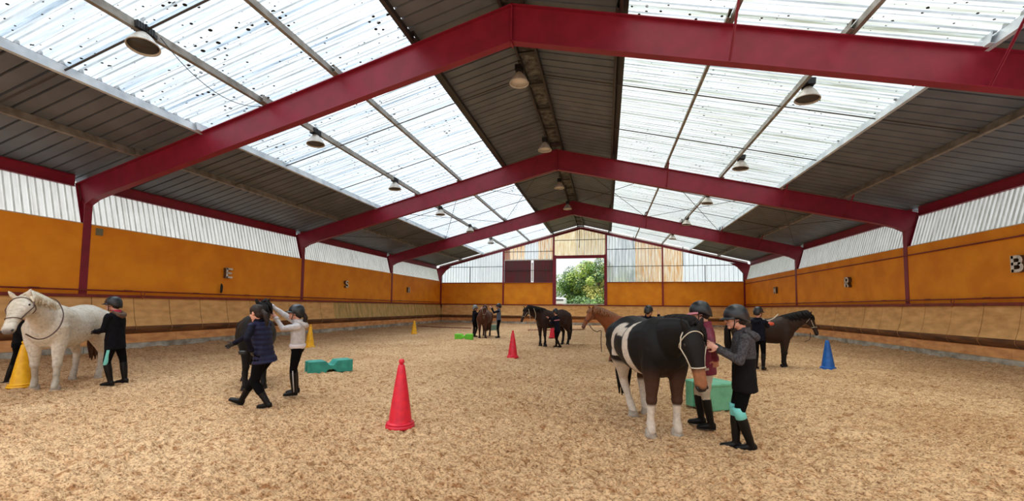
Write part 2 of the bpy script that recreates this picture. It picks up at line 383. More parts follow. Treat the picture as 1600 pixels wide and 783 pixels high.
def purlin_mesh(h, w, mt, y0, y1, flip=1):
    t = 0.008
    poly = [(0, 0), (w, 0), (w, t), (t, t), (t, h - t), (w, h - t), (w, h), (0, h)]
    poly = [(flip * a, b) for a, b in poly]
    m = MB(); m.prism(poly, np.array([0, y0, 0.0]), np.array([0, y1, 0.0]), (np.array([1, 0, 0.0]), np.array([0, 0, 1.0])))
    return m.mesh('purlin', mt)
LINES = [2.5, 4.75, 6.95, 9.15, 11.35]
for side in 'LR':
    for d in LINES:
        h, w, mt = (0.225, 0.07, M_ZINC) if d == 9.15 else (0.2, 0.075, M_DARKSTEEL if d == 2.5 else M_GALV)
        for b in range(2, 6):
            y0 = YF[b] + 0.01; y1 = YF[b + 1] - 0.01
            if side == 'L': me = purlin_mesh(h, w, mt, y0 - YF[b] - .25, y1 - YF[b] + .25, -1); y = YF[b]
            else: me = purlin_mesh(h, w, mt, -(y1 - YF[b]) - .25, -(y0 - YF[b]) + .25, -1); y = YF[b]
            mw = roof_mat(side, y, SHEET_OFF - h - .002 + (0.0 if b % 2 else -0.004)) @ Matrix.Translation((-d / CB + (0.09 if b % 2 else 0.0), 0, 0))
            link('purlin', me, ceiling, mw=mw)
        if d == 2.5:      # dark flashing along the upper edge of the skylights
            m = MB(); s = -1 if side == 'L' else 1
            x = s * d; m.box((x + s * .12, (YF[2] + YB) / 2 + 3, ztop(XC + d) + .165), (.17, YB - YF[2] - 6, .02), 0, np.array([[CB, 0, -s * SB], [0, 1, 0], [s * SB, 0, CB]]))
            link('skylight_flashing', m.mesh('skylight_flashing', M_DARKSTEEL), ceiling)
# ridge: two purlins with a mottled strip between them
for s in (-1, 1):
    m = MB(); m.box((s * .27, (YF[2] + YB) / 2, ZAP + .06), (.06, YB - YF[2], .22)); link('ridge_purlin', m.mesh('ridge_purlin', M_DARKSTEEL), ceiling)
m = MB(); m.box((0, (YF[2] + YB) / 2, ZAP + .155), (.5, YB - YF[2], .02)); link('ridge_strip', m.mesh('ridge_strip', M_RIDGE), ceiling)
for k in range(19):
    m = MB(); m.box((0, 6 + k * 1.7, ZAP + .02), (.48, .12 + .1 * R.random(), .05)); link('ridge_tie', m.mesh('ridge_tie', M_DARKSTEEL), ceiling)
# sag rods across the purlins at the thirds of each bay, X braces in the third bay
for side in 'LR':
    s = -1 if side == 'L' else 1
    for b in range(2, 6):
        for t in (1, 2):
            if b == 2 and t == 1: continue
            y = YF[b] + BAY * t / 3; m = MB()
            P = lambda d: np.array([s * d, y, ztop(XC + d) + .10])
            m.tube([P(.27), P(11.35), ], .022 if b == 2 else .017, 6); link('sag_rod', m.mesh('sag_rod', M_DARKSTEEL), ceiling)
    for d0, d1 in ((.3, 4.75), (4.75, 9.15), (9.15, 13.3)):
        for a, b in ((d0, d1), (d1, d0)):
            m = MB(); m.tube([(s * a, YF[4] + .15, ztop(XC + a) - .1), (s * b, YF[5] - .15, ztop(XC + b) - .1)], .014, 6)
            link('brace_rod', m.mesh('brace_rod', M_DARKSTEEL), ceiling)
# eave beams
for side, x in (('L', -15.98), ('R', 11.55)):
    for b in range(2, 6):
        m = MB(); y0, y1 = YF[b] + .16, YF[b + 1] - .16
        for dz, w, h in ((0, .012, .34), (.165, .15, .014), (-.165, .15, .014)): m.box((x - XC, (y0 + y1) / 2, 5.36 + dz), (w, y1 - y0, h))
        link('eave_beam', m.mesh('eave_beam', M_RED), ceiling)

# ---------------------------------------------------------------- red portal frames
def zbot(d): return 7.95 - .238 * d
def build_frame(i, label):
    y = YF[i]; root = empty('portal_frame', (XC, y, 0), label=label, cat='steel frame', group='red portal frames across the hall')
    for s, xw in ((-1, XL), (1, XR)):
        D = abs(xw - XC); rx = np.array([s, 0, 0.0]); rz = np.array([0, 0, 1.0]); o = np.zeros(3)
        zt = lambda d: ZAP - SLOPE * d
        web = [(0, zbot(0)), (1.6, zbot(1.6)), (D - .85, zbot(D - .85)), (D - .3, 4.80), (D, 4.64), (D + .42, 4.9), (D + .46, zt(D + .46)), (0, zt(0))]
        m = MB(); m.prism(web, np.array([0, -.006, 0.0]), np.array([0, .006, 0]), (rx, rz))
        def flange(pts, w=.2, t=.02):
            for (a, b), (c, e) in zip(pts[:-1], pts[1:]):
                A = np.array([s * a, 0, b]); B = np.array([s * c, 0, e]); m.bar(A, B, w, t, (0, 1, 0)) if False else m.box((A + B) / 2, (np.linalg.norm(B - A) + .01, w, t), 0, (nrm(B - A), np.array([0, 1.0, 0]), np.cross(nrm(B - A), [0, 1.0, 0])))
        flange([(0, zt(0)), (D + .46, zt(D + .46))]); flange([web[0], web[1], web[2], web[3], web[4]])
        link('rafter', m.mesh('rafter', M_RED), root)
        # column: straight inner flange, tapering web and outer flange
        m = MB(); col = [(D, 0), (D, 4.64), (D + .42, 4.95), (D + .07, 4.0), (D + .07, 0)]
        m.prism(col, np.array([0, -.006, 0.0]), np.array([0, .006, 0]), (rx, rz))
        flange([(D, -.1), (D, 4.64)], .2, .016); flange([(D + .06, 3.9), (D + .46, 5.3)], .2, .016)
        link('column', m.mesh('column', M_RED), root)
        for d in (4.75, 9.15):         # web stiffeners
            m = MB(); m.box((s * d, 0, (zt(d) + zbot(d)) / 2), (.012, .18, zt(d) - zbot(d))); 
        sy = 1 if s < 0 else -1
        for d in (4.75, 9.15, 11.35):  # fly braces from bottom flange to purlin
            m = MB(); m.bar((s * d, sy * .08, zbot(d) + .02), (s * d, sy * .82, zt(d) + .12), .05, .012); m.bar((s * d, sy * .08, zbot(d) + .02), (s * d, sy * .82, zt(d) + .12), .012, .05)
            link('fly_brace', m.mesh('fly_brace', M_RED), root)
    m = MB(); m.box((0, 0, (zbot(0) + ZAP) / 2 - .02), (.04, .2, ZAP - zbot(0) + .08)); link('ridge_plate', m.mesh('ridge_plate', M_RED), root)
    return root
build_frame(3, 'large red steel portal frame nearest the camera, spanning the top of the view')
build_frame(4, 'red steel portal frame in the middle, second from the camera')
build_frame(5, 'smallest red steel portal frame, third from the camera, near the gable')

# ---------------------------------------------------------------- side walls
def kick_prof():
    return [(.05, 1.78), (.08, 1.55), (.12, 1.30), (.165, 1.08), (.21, .93), (.245, .84), (.262, .78), (.258, .73), (.235, .68), (.20, .63), (.16, .595), (.13, .58)]
def wall_side(name, xw, s, label):
    """s: +1 when the room lies towards +x"""
    root = empty(name, (xw, 0, 0), kind='structure', label=label)
    def put(nm, m, mats, y=0): return link(nm, m.mesh(nm, mats), root, (0, y, 0))
    # kick boards, 1.2 m each
    step = BAY / 8; prof = kick_prof()
    def board(w, mats):
        m = MB(); P = [(s * t, z) for t, z in prof]; Q = [(s * (t - .02), z - (.012 if k > 7 else 0)) for k, (t, z) in enumerate(prof)]
        n = len(P); V = [(x, y, z) for y in (.010, w - .010) for x, z in P] + [(x, y, z) for y in (.010, w - .010) for x, z in Q]
        Fc = []; mi = []
        for i in range(n - 1):
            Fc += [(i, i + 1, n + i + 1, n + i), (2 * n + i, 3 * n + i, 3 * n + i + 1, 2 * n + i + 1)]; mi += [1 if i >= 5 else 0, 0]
        for k in (0, n):
            for i in range(n - 1): Fc.append((k + i, 2 * n + k + i, 2 * n + k + i + 1, k + i + 1)); mi.append(0)
        Fc.append((0, n, 3 * n, 2 * n)); mi.append(0)
        m.v = V; m.f = Fc; m.m = mi
        return m.mesh('kick_board', mats, False)
    meA = board(step, [M_PLY, M_PLYSHADE]); meG = board(step, [M_PLYG, M_PLYSHADE]); meL = board(BAY, [M_PLY, M_PLYSHADE])
    lw = MB(); lw.box((s * .13, step / 2, .425), (.03, step - .008, .30)); meW = lw.mesh('lower_board', M_PLYLOW)
    lw = MB(); lw.box((s * .13, BAY / 2, .425), (.03, BAY, .30)); meWL = lw.mesh('lower_board', M_PLYLOW)
    ymin = 4.5 if s > 0 else 11.5
    for b in range(6):
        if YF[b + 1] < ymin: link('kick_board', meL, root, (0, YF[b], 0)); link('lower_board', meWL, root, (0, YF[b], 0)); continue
        for k in range(8):
            y = YF[b] + k * step + .2
            if y > YB - .5: 
                continue
            green = s > 0 and y > 20
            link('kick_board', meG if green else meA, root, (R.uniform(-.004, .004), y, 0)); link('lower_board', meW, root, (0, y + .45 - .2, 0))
    # footing, sill, orange panels, white ledge
    for b in range(6):
        y0, y1 = YF[b], YF[b + 1]; yc = (y0 + y1) / 2
        m = MB(); m.box((s * .03, yc, .06), (.36, BAY - .02, .42)); put('footing', m, M_CONC)
        m = MB(); m.box((s * .06, yc, 1.83), (.14, BAY - .01, .085)); put('sill_rail', m, M_REDW)
        m = MB(); m.box((-s * .035, yc, (ZSILL + ZOR) / 2), (.05, BAY - .01, ZOR - ZSILL)); put('wall_panel', m, M_ORANGE)
        m = MB(); m.box((-s * .10, yc, ZOR + .01), (.16, BAY - .2, .03)); put('ledge_trim', m, M_WHITE)
        # pipe rail with brackets
        m = MB(); m.tube([(s * .10, y0, 2.0), (s * .10, y1, 2.0)], .024, 8); put('pipe_rail', m, M_REDW)
        if b >= 2:
            for k in range(4):
                yy = y0 + (k + .5) * BAY / 4; m = MB(); m.box((s * .05, yy, 2.0), (.12, .05, .03)); m.box((s * .11, yy, 2.03), (.05, .22, .012)); put('rail_bracket', m, M_REDW)
        # back board closing the wall below the panels
        m = MB(); m.box((-s * .05, yc, .9), (.04, BAY, 1.8)); put('backing_board', m, M_DARKSTEEL)
    # leaning translucent sheets above
    cs = 8; w = BAY / cs; t0, t1, z0, z1 = -.10, -.47, ZOR + .0, 5.40
    def clad(width):
        n = int(round(width / w)) * 7; m = MB(); pts = []
        for k in range(n):
            for f, dd in ((0, 0), (.30, 0), (.40, .05), (.70, .05), (.80, 0)):
                pts.append(((k + f) * width / n, dd))
        pts.append((width + .02, .004)); N = len(pts)
        V = [(s * (t0 - d), y, z0) for y, d in pts] + [(s * (t1 - d), y, z1) for y, d in pts]
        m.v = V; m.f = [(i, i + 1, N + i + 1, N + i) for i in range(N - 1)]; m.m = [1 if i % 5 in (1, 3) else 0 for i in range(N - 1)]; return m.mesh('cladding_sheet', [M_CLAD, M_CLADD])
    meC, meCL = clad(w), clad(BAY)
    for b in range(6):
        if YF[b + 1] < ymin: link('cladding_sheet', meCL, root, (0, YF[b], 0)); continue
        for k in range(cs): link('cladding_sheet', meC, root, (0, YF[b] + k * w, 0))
    if s < 0:
        m = MB(); m.box((-.03, (YF[2] + YB) / 2, 3.70), (.04, YB - YF[2], .04)); put('conduit', m, M_REDW)
    return root
wall_left = wall_side('wall_left', XL, 1, 'left long wall: orange panels over curved plywood kick boards, white sheeting above')
wall_right = wall_side('wall_right', XR, -1, 'right long wall: orange panels over curved plywood kick boards, white sheeting above')

# ---------------------------------------------------------------- far gable wall with the doorway
wall_far = empty('wall_back', (XC, YB, 0), kind='structure', label='far gable wall with orange panels, rust-stained sheeting and a wide open doorway')
def far(nm, m, mats): return link(nm, m.mesh(nm, mats), wall_far)
POSTS = [-9.33, -4.62, 0.05, 4.77]
for i, x in enumerate(POSTS):
    w = .16 if i in (1, 2) else .12
    m = MB(); zt_ = ztop(x) - .05; m.box((x - XC, 0, (1.85 + zt_) / 2), (w, .16, zt_ - 1.85)); far('gable_post', m, M_RED)
for x, s in ((XL, 1), (XR, -1)):
    m = MB(); m.box((x - XC, 0, 2.3), (.2, .18, 4.7)); m.prism([(-.25, 4.0), (.1, 4.0), (.1, 4.55), (.55, 5.1), (1.1, 5.45), (-.45, 5.3)], np.array([x - XC, -.08, 0]), np.array([x - XC, .08, 0]), (np.array([s, 0, 0.0]), np.array([0, 0, 1.0])))
    far('corner_post', m, M_RED)
for s in (-1, 1):
    D = 13.6; A = np.array([0, 0, ZAP - .08]); B = np.array([s * D, 0, ZAP - .08 - SLOPE * D])
    m = MB(); t = nrm(B - A)
    for dz, w, h in ((0, .01, .2), (.1, .14, .014), (-.1, .14, .014)): m.box((A + B) / 2 + np.array([0, 0, dz]), (np.linalg.norm(B - A), w, h), 0, (t, np.array([0, 1.0, 0]), np.cross(t, [0, 1.0, 0])))
    far('gable_rafter', m, M_RED)
    A2 = A + [0, .06, .19]; B2 = B + [0, .06, .19]; m = MB(); m.box((A2 + B2) / 2, (np.linalg.norm(B - A), .05, .09), 0, (t, np.array([0, 1.0, 0]), np.cross(t, [0, 1.0, 0]))); far('gable_light_gap', m, M_WHITE)  # white bar standing in for the light gap above the rafter
bays = [XL + .1] + POSTS + [XR - .1]
ZE = 3.85
def seg(x0, x1, z0, z1, nm, mt, dy=0.05, th=.04):
    m = MB(); m.box(((x0 + x1) / 2 - XC, dy, (z0 + z1) / 2), (x1 - x0, th, z1 - z0)); return far(nm, m, mt)
for i in range(5):
    if i == 2: continue
    seg(bays[i] - .02, bays[i + 1] + .02, 1.86, ZE, 'wall_panel', M_ORANGE)
    seg(bays[i] + .06, bays[i + 1] - .06, ZE, ZE + .05, 'ledge_trim', M_REDW, 0.0, .14)
# rails of the sheeted part
def rail(x0, x1, z, w=.05): m = MB(); m.box(((x0 + x1) / 2 - XC, -.02, z), (x1 - x0, .05, w)); far('sheeting_rail', m, M_DARKSTEEL)
rail(XL + .3, POSTS[0], 5.38); rail(POSTS[0], POSTS[1], 5.0, .04); rail(POSTS[0], POSTS[1], 6.75); rail(POSTS[1], POSTS[2], 7.72)
rail(POSTS[2], POSTS[3], 6.80); rail(POSTS[2], XR - .3, 5.27)
for x, z0, z1 in ((-12.6, 3.9, 5.38), (8.15, 3.9, 5.27), (2.4, 6.8, 8.0), (6.42, 5.27, 6.9), (-2.3, 7.0, 8.6)):
    m = MB(); m.box((x - XC, -.02, (z0 + z1) / 2), (.05, .05, z1 - z0)); far('sheeting_post', m, M_DARKSTEEL)
def gsheet(x0, x1, z0, mt, z1=None):
    n = max(2, int((x1 - x0) / .26)); m = MB(); pts = []
    for k in range(n):
        for f, dd in ((0, 0), (.45, 0), (.55, .03), (.85, .03)): pts.append((x0 + (k + f) * (x1 - x0) / n, dd))
    pts.append((x1, 0)); N = len(pts)
    zt_ = lambda x: min(z1 if z1 else 99, ztop(x) + .05)
    V = [(x - XC, .09 + d, z0) for x, d in pts] + [(x - XC, .09 + d, zt_(x)) for x, d in pts]
    m.add(V, [(i, i + 1, N + i + 1, N + i) for i in range(N - 1)]); far('gable_sheet', m, mt)
def row(x0, x1, z0, mt, n, z1=None):
    for k in range(n): gsheet(x0 + (x1 - x0) * k / n, x0 + (x1 - x0) * (k + 1) / n, z0, mt, z1)
row(XL - .4, POSTS[0], ZE, M_CLADW, 6)
for x0, x1, mt in ((-9.33, -8.75, M_CLADR), (-8.75, -7.28, M_CLADO), (-7.28, -6.05, M_CLADW), (-6.05, -4.62, M_CLADO)): row(x0, x1, 5.95, mt, 1 if x1 - x0 < 1 else 2)
row(POSTS[1], POSTS[2], 6.15, M_CLADT, 5)
row(POSTS[2], 2.55, ZE, M_CLADG, 3); row(2.55, POSTS[3], ZE, M_CLADO, 2); row(POSTS[3], 6.42, ZE, M_CLADO, 2); row(6.42, XR + .4, ZE, M_CLADW, 5)
# dark red sheets with a bright gap between the two leaves
for x0, x1 in ((-9.25, -6.72), (-6.48, -4.7)):
    n = int((x1 - x0) / .21)
    for k in range(n):
        a = x0 + (x1 - x0) * k / n; b = x0 + (x1 - x0) * (k + 1) / n
        m = MB(); m.box(((a + b) / 2 - XC, .06, 4.92), (b - a + .002, .025, 2.02)); m.box(((a + b) / 2 - XC, .045, 4.92), ((b - a) * .4, .03, 2.02)); far('door_slat', m, M_SLIDE)
m = MB(); m.box((-6.6 - XC, .07, 4.85), (.14, .02, 1.75)); far('gap_strip', m, M_WHITE)  # white strip standing in for daylight between the leaves
m = MB(); m.box((-6.97 - XC, .02, 5.98), (4.55, .05, .10)); far('door_track', m, M_WHITE)
# doorway frame and kick-board gate
door = empty('door_1', (-2.28, YB, 0), kind='structure', label='wide red-framed doorway in the far gable, open to trees outside')
m = MB(); m.box((-4.48, YB, 4.1), (.18, .22, 4.5)); m.box((-.06, YB, 4.1), (.14, .22, 4.5)); m.box((-2.28, YB - .02, 6.18), (4.6, .26, .26)); m.build('door_frame', M_RED, door)
m = MB(); m.box((-2.28, YB, 1.93), (4.4, .2, .07)); m.build('threshold', M_WHITE, door)
# kick boards of the far wall
step = 1.16; n = int((XR - XL - .3) / step); prof = kick_prof()
mk = MB(); nP = len(prof)
V = [(x, -t - .02, z) for x in (.004, step - .004) for t, z in prof] + [(x, -t, z) for x in (.004, step - .004) for t, z in prof]
Fc = []; mi = []
for i in range(nP - 1):
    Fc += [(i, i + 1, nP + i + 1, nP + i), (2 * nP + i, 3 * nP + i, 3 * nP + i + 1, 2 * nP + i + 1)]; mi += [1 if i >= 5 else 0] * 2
    for k in (0, nP): Fc.append((k + i, 2 * nP + k + i, 2 * nP + k + i + 1, k + i + 1)); mi.append(0)
mk.v, mk.f, mk.m = V, Fc, mi; meK = mk.mesh('kick_board', [M_PLY, M_PLYSHADE])
lw = MB(); lw.box((step / 2, -.13, .425), (step - .008, .03, .30)); meW = lw.mesh('lower_board', M_PLYLOW)
for k in range(n):
    x = XL + .2 + k * step - XC
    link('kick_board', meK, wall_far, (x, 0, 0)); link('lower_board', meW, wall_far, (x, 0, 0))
m = MB(); m.box(((XL + XR) / 2 - XC, -.03, .06), (XR - XL - .4, .36, .42)); far('footing', m, M_CONC)
m = MB(); m.box(((XL + XR) / 2 - XC, -.05, 1.83), (XR - XL - .2, .14, .085)); far('sill_rail', m, M_REDW)
m = MB(); m.box(((XL + XR) / 2 - XC, .05, .9), (XR - XL, .04, 1.8)); far('backing_board', m, M_DARKSTEEL)

# ---------------------------------------------------------------- lamps
def lamp_parts():
    D = {}
    m = MB(); n = 32
    m.lathe([(.055, .30), (.075, .285), (.115, .24), (.175, .16), (.235, .06), (.262, 0), (.275, -.012), (.275, -.03), (.262, -.03), (.25, .005), (.22, .06), (.165, .15), (.10, .23), (.001, .27)], n, closed=False)
    D['reflector'] = m.mesh('reflector', M_LAMP, True)
    m = MB(); m.lathe([(.001, .02), (.245, .012), (.245, .004), (.001, .0)], n, closed=False); D['lamp_glass'] = m.mesh('lamp_glass', M_LAMPIN, True)
    D['lamp_glass_bright'] = m.mesh('lamp_glass', M_LAMPGL, True)
    m = MB(); m.box((0, 0, .375), (.17, .34, .15)); m.box((0, .2, .36), (.10, .08, .09))
    for k in range(7): m.box((0, -.15 + k * .05, .375), (.185, .012, .16))
    D['ballast_box'] = m.mesh('ballast_box', M_BLACK)
    m = MB(); m.tube([(0, 0, .45), (0, 0, .62)], .014, 8); m.box((0, 0, .46), (.2, .03, .012)); m.box((0, 0, .62), (.08, .05, .04)); D['bracket'] = m.mesh('bracket', M_DARKSTEEL)
    m = MB(); m.tube([(.02 + .10 * math.sin(t), .0, .36 + .11 * math.cos(t) + .02) for t in np.linspace(-.3, 2.9, 12)], .006, 6); D['wire_loop'] = m.mesh('wire_loop', M_RUBBER)
    return D
LP = lamp_parts()
def lamp(x, y, z, tilt, label, rot=0, bright=False, grp='bell lamps under the roof', tz=0):
    root = empty('arena_lamp', (x, y, z), label=label, cat='lamp', group=grp); root.rotation_euler = (tz, tilt, rot)
    for nm in ('reflector', 'ballast_box', 'bracket', 'wire_loop', 'lamp_glass'):
        link(nm, LP['lamp_glass_bright' if (nm == 'lamp_glass' and bright) else nm], root)
    return root
ordn = ['nearest and largest', 'second', 'third', 'fourth', 'fifth', 'farthest']
ys = [6.08, 11.12, 16.2, 21.3, 26.5, 31.7]
for i, y in enumerate(ys):
    lamp(-9.10, y, 6.80, -.06 - (.12 if i == 0 else 0), f'grey bell lamp under the left skylight, {ordn[i]} from the camera in its row', tz=-.06 if i == 0 else 0)
for i, y in enumerate([11.1, 16.2, 21.3, 26.5, 31.9]):
    lamp(4.84, y, 6.78, .1, f'grey bell lamp under the right skylight, {["nearest", "second", "third", "fourth", "farthest"][i]} from the camera in its row', rot=0)
for i, y in enumerate([10.9, 15.9, 21.2, 25.9]):
    lamp(-2.36, y, 7.92, 0, f'bell lamp hanging below the dark roof ridge, {["nearest", "second", "third", "farthest"][i]} from the camera', bright=True)
m = MB(); P0 = np.array([-9.05, 6.35, 7.15]); P1 = np.array([-9.1, 9.1, 7.05])
m.tube([P0 + (P1 - P0) * t + np.array([0, 0, -.5 * 4 * t * (1 - t) * .9]) for t in np.linspace(0, 1, 14)], .008, 6)
m.build('lamp_cable', M_RUBBER, label='black cable sagging from the nearest left lamp to the red frame', cat='cable')

# ---------------------------------------------------------------- cones
def cone_meshes(mt, knob, hgt=.85):
    k = hgt / .85; b = MB()
    b.lathe([(.001, .055), (.15, .055), (.148, .06), (.143, .12), (.125, .25), (.085, .52), (.052, .72), (.042, .775), (.034, .785), (.001, .787)], 28, closed=False)
    if knob: b.lathe([(.018, .78), (.02, .79), (.034, .80), (.038, .82), (.034, .842), (.02, .853), (.001, .856)], 16, closed=False)
    b.v = [(x, y, z * k) for x, y, z in b.v]
    f = MB(); f.lathe([(.001, -.02), (.185, -.02), (.19, .0), (.188, .018), (.172, .022), (.172, .03), (.182, .034), (.178, .05), (.15, .06), (.001, .06)], 28, closed=False)
    return b.mesh('cone_body', mt, True), f.mesh('base_ring', mt, True)
M_CR = mat('red_cone', srgb(228, 32, 56), 0.42, srgb(206, 28, 56), 12); M_CY = mat('yellow_cone', srgb(246, 190, 30), 0.45, srgb(228, 164, 20), 10); M_CB = mat('blue_cone', srgb(24, 104, 190), 0.45, srgb(18, 88, 168), 10)
cones = [(gp(625, 667), M_CR, 1, .87, 'large red cone standing alone in the sand nearest the camera', 'red cones'),
         (gp(801, 558.5), M_CR, 1, .84, 'red cone in mid arena, in front of the far brown horses', 'red cones'),
         (gp(863, 529), M_CR, 1, .80, 'red cone half hidden behind the dark bay horse', 'red cones'),
         (gp(33, 605), M_CY, 1, .85, 'yellow cone beside the forelegs of the white pony', 'yellow cones'),
         (gp(484, 543), M_CY, 1, .85, 'yellow cone near the left wall behind the girl in a grey hoodie', 'yellow cones'),
         (gp(647, 522.5), M_CY, 0, .80, 'small yellow cone farthest back, near the far left corner', 'yellow cones'),
         (gp(1294, 576.5), M_CB, 0, .84, 'blue cone in front of the dark bay on the right', 'blue cones')]
CM = {}
for P, mt, kn, h, lb, gr in cones:
    key = (mt.name, kn, h)
    if key not in CM: CM[key] = cone_meshes(mt, kn, h)
    root = empty('training_cone', (P[0], P[1], max(ground(P[0] + .18 * math.cos(a), P[1] + .18 * math.sin(a)) for a in range(7)) - .004), label=lb, cat='cone', group=gr)
    link('cone_body', CM[key][0], root); link('base_ring', CM[key][1], root)

# ---------------------------------------------------------------- jump blocks
def jump_block(P, yaw, L, Wd, H, mt, label, name='jump_block', notch=True):
    root = empty(name, (P[0], P[1], ground(P[0], P[1]) - .01), label=label, cat='block', group='plastic jump blocks'); root.rotation_euler = (0, 0, yaw)
    l, h = L / 2, H
    if notch:
        top = [(-l, h), (-l * .28, h), (-l * .10, h * .66), (l * .10, h * .66), (l * .28, h), (l, h)]
        arch = [(l * .26 * math.cos(t), h * .30 * math.sin(t)) for t in np.linspace(0, math.pi, 9)]
        poly = [(-l, 0)] + [(-l, h * .15)] + top[:] + [(l, 0)] + arch
        poly = [(l, 0)] + arch + [(-l, 0)] + top
    else: poly = [(l, 0), (-l, 0), (-l, h), (l, h)]
    m = MB(); m.prism(poly, np.array([0, -Wd / 2, 0.0]), np.array([0, Wd / 2, 0.0]), (np.array([1, 0, 0.0]), np.array([0, 0, 1.0])))
    o = link('block_body', m.mesh('block_body', mt), root)
    bv = o.modifiers.new('bevel', 'BEVEL'); bv.width = .018; bv.segments = 2; bv.limit_method = 'ANGLE'; bv.angle_limit = math.radians(30)
    for s in (-1, 1):
        m = MB()
        for y in (-.3, .3): m.box((s * (l + .012), y * Wd, h * .5), (.05, Wd * .3, h * .96))
        e = link('end_rib', m.mesh('end_rib', mt), root)
        bv = e.modifiers.new('bevel', 'BEVEL'); bv.width = .012; bv.segments = 2
    if not notch:
        m = MB(); m.box((0, 0, h * .93), (L * 1.06, Wd * 1.06, h * .12)); e = link('top_lip', m.mesh('top_lip', mt), root)
        bv = e.modifiers.new('bevel', 'BEVEL'); bv.width = .02; bv.segments = 2
    return root
M_TEAL = mat('teal_plastic', srgb(52, 164, 148), 0.5, srgb(40, 140, 128), 6); M_GREEN = mat('green_plastic', srgb(112, 214, 48), 0.5, srgb(96, 196, 40), 6)
M_MINT = mat('mint_plastic', srgb(112, 186, 150), 0.55, srgb(92, 164, 130), 6); M_GREYG = mat('greygreen_plastic', srgb(112, 140, 122), 0.6, srgb(96, 122, 108), 6)
jump_block(gp(514, 582), .92, .92, .40, .29, M_TEAL, 'teal plastic jump block with notched middle beside the girl in the grey hoodie')
jump_block(gp(725, 531), .18, .80, .34, .28, M_GREEN, 'bright green plastic jump block in the far left of the arena')
jump_block(gp(1112, 640), .55, .55, .5, .42, M_MINT, 'mint green mounting block behind the rider with the pink visor', notch=False)
jump_block(gp(772, 516.5), .2, .5, .4, .38, M_GREYG, 'small grey-green block far back between the brown horse and its right handler', notch=False)

# ---------------------------------------------------------------- ground poles
def pole(a, b, r, mt, label, band=None):
    root = empty('ground_pole', ((a[0] + b[0]) / 2, (a[1] + b[1]) / 2, 0), label=label, cat='pole', group='poles lying on the sand')
    m = MB(); A = np.array([a[0], a[1], .05]); B = np.array([b[0], b[1], .05]); m.tube([A, B], r, 10); m.build('pole_shaft', mt, root, True)
    if band:
        for t in (.1, .3, .7, .9): m = MB(); C = A + (B - A) * t; m.tube([C, C + (B - A) * .08], r + .002, 10); m.build('pole_band', band, root, True)
M_POLE = mat('brown_pole', srgb(150, 78, 56), 0.7, srgb(126, 66, 48), 5); M_PGREEN = mat('pale_green', srgb(178, 214, 160), 0.6, srgb(150, 196, 140), 4)
pole(gp(652, 511), gp(736, 514), .038, M_POLE, 'reddish brown pole lying on the sand in the far left corner')
pole(gp(825, 517), gp(915, 516), .034, M_POLE, 'thin brown pole lying on the sand behind the dark bay horse')
pole(gp(890, 508), gp(935, 507.5), .07, M_PGREEN, 'pale green pole lying by the far kick boards')

# ---------------------------------------------------------------- letters on the long walls
GL = {'E': [[(0, 0), (.3, 0), (.3, .08), (.09, .08), (.09, .17), (.25, .17), (.25, .25), (.09, .25), (.09, .34), (.3, .34), (.3, .42), (0, .42)]]}
def arc(cx, cz, rx, rz, a0, a1, n=8): return [(cx + rx * math.cos(t), cz + rz * math.sin(t)) for t in np.radians(np.linspace(a0, a1, n))]
def stroke(path, w):
    P = [np.array(p, float) for p in path]; Lf, Rt = [], []
    for i, p in enumerate(P):
        t = nrm(P[min(i + 1, len(P) - 1)] - P[max(i - 1, 0)]); n_ = np.array([-t[1], t[0]]) * w / 2
        Lf.append(tuple(p + n_)); Rt.append(tuple(p - n_))
    return [(Lf[i], Lf[i + 1], Rt[i + 1], Rt[i]) for i in range(len(P) - 1)]
STROKES = {'E': [[(.05, 0), (.05, .42)], [(.0, .385), (.3, .385)], [(.05, .21), (.26, .21)], [(.0, .035), (.3, .035)]],
           'S': [[(.27, .33)] + arc(.155, .31, .115, .08, 20, 180, 7) + arc(.155, .30, .115, .08, 190, 270, 4) + arc(.155, .12, .115, .10, 90, -90, 7) + arc(.155, .11, .115, .09, 250, 200, 4)],
           'H': [[(.045, 0), (.045, .42)], [(.265, 0), (.265, .42)], [(.0, .21), (.3, .21)]],
           'B': [[(.05, 0), (.05, .42)], [(.03, .385), (.2, .385)] + arc(.2, .30, .075, .085, 90, -90, 7) + [(.03, .215)], [(.2, .215)] + arc(.2, .125, .09, .09, 90, -90, 7) + [(.03, .035)]],
           'R': [[(.05, 0), (.05, .42)], [(.03, .385), (.19, .385)] + arc(.19, .29, .08, .095, 90, -90, 7) + [(.03, .195)], [(.15, .2), (.28, 0)]],
           'M': [[(.045, 0), (.045, .42)], [(.30, 0), (.30, .42)], [(.045, .4), (.17, .12), (.30, .4)]]}
M_LETTER = mat('letter_face', srgb(232, 230, 222), 0.5, srgb(206, 204, 196), 8); M_LSIDE = mat('letter_side', srgb(86, 66, 44), 0.6, srgb(70, 54, 38), 6)
def letter(ch, y, s, label, k=1.0):
    xw = XL if s > 0 else XR; dep = .13
    root = empty('wall_letter', (xw + s * .005, y, 2.70), label=label, cat='letter', group='riding letters on the orange walls')
    side, face = MB(), MB()
    ex = np.array([0, s * 1.0 * k, 0]); ez = np.array([0, 0, k]); o = np.array([0, 0, 0.0])
    off = np.array([0, -s * .15 * k, 0])
    for st in STROKES[ch]:
        for q in stroke(st, .075):
            side.prism(q, off, off + np.array([s * dep, 0, 0]), (ex, ez)); face.prism(q, off + np.array([s * dep, 0, 0]), off + np.array([s * (dep + .012), 0, 0]), (ex, ez))
    link('letter_side', side.mesh('letter_side', M_LSIDE), root); link('letter_face', face.mesh('letter_face', M_LETTER), root)
letter('E', 14.04, 1, 'white block letter E on the left orange wall, nearest of the three there')
letter('S', 22.1, 1, 'white block letter S on the left orange wall, middle of the three there')
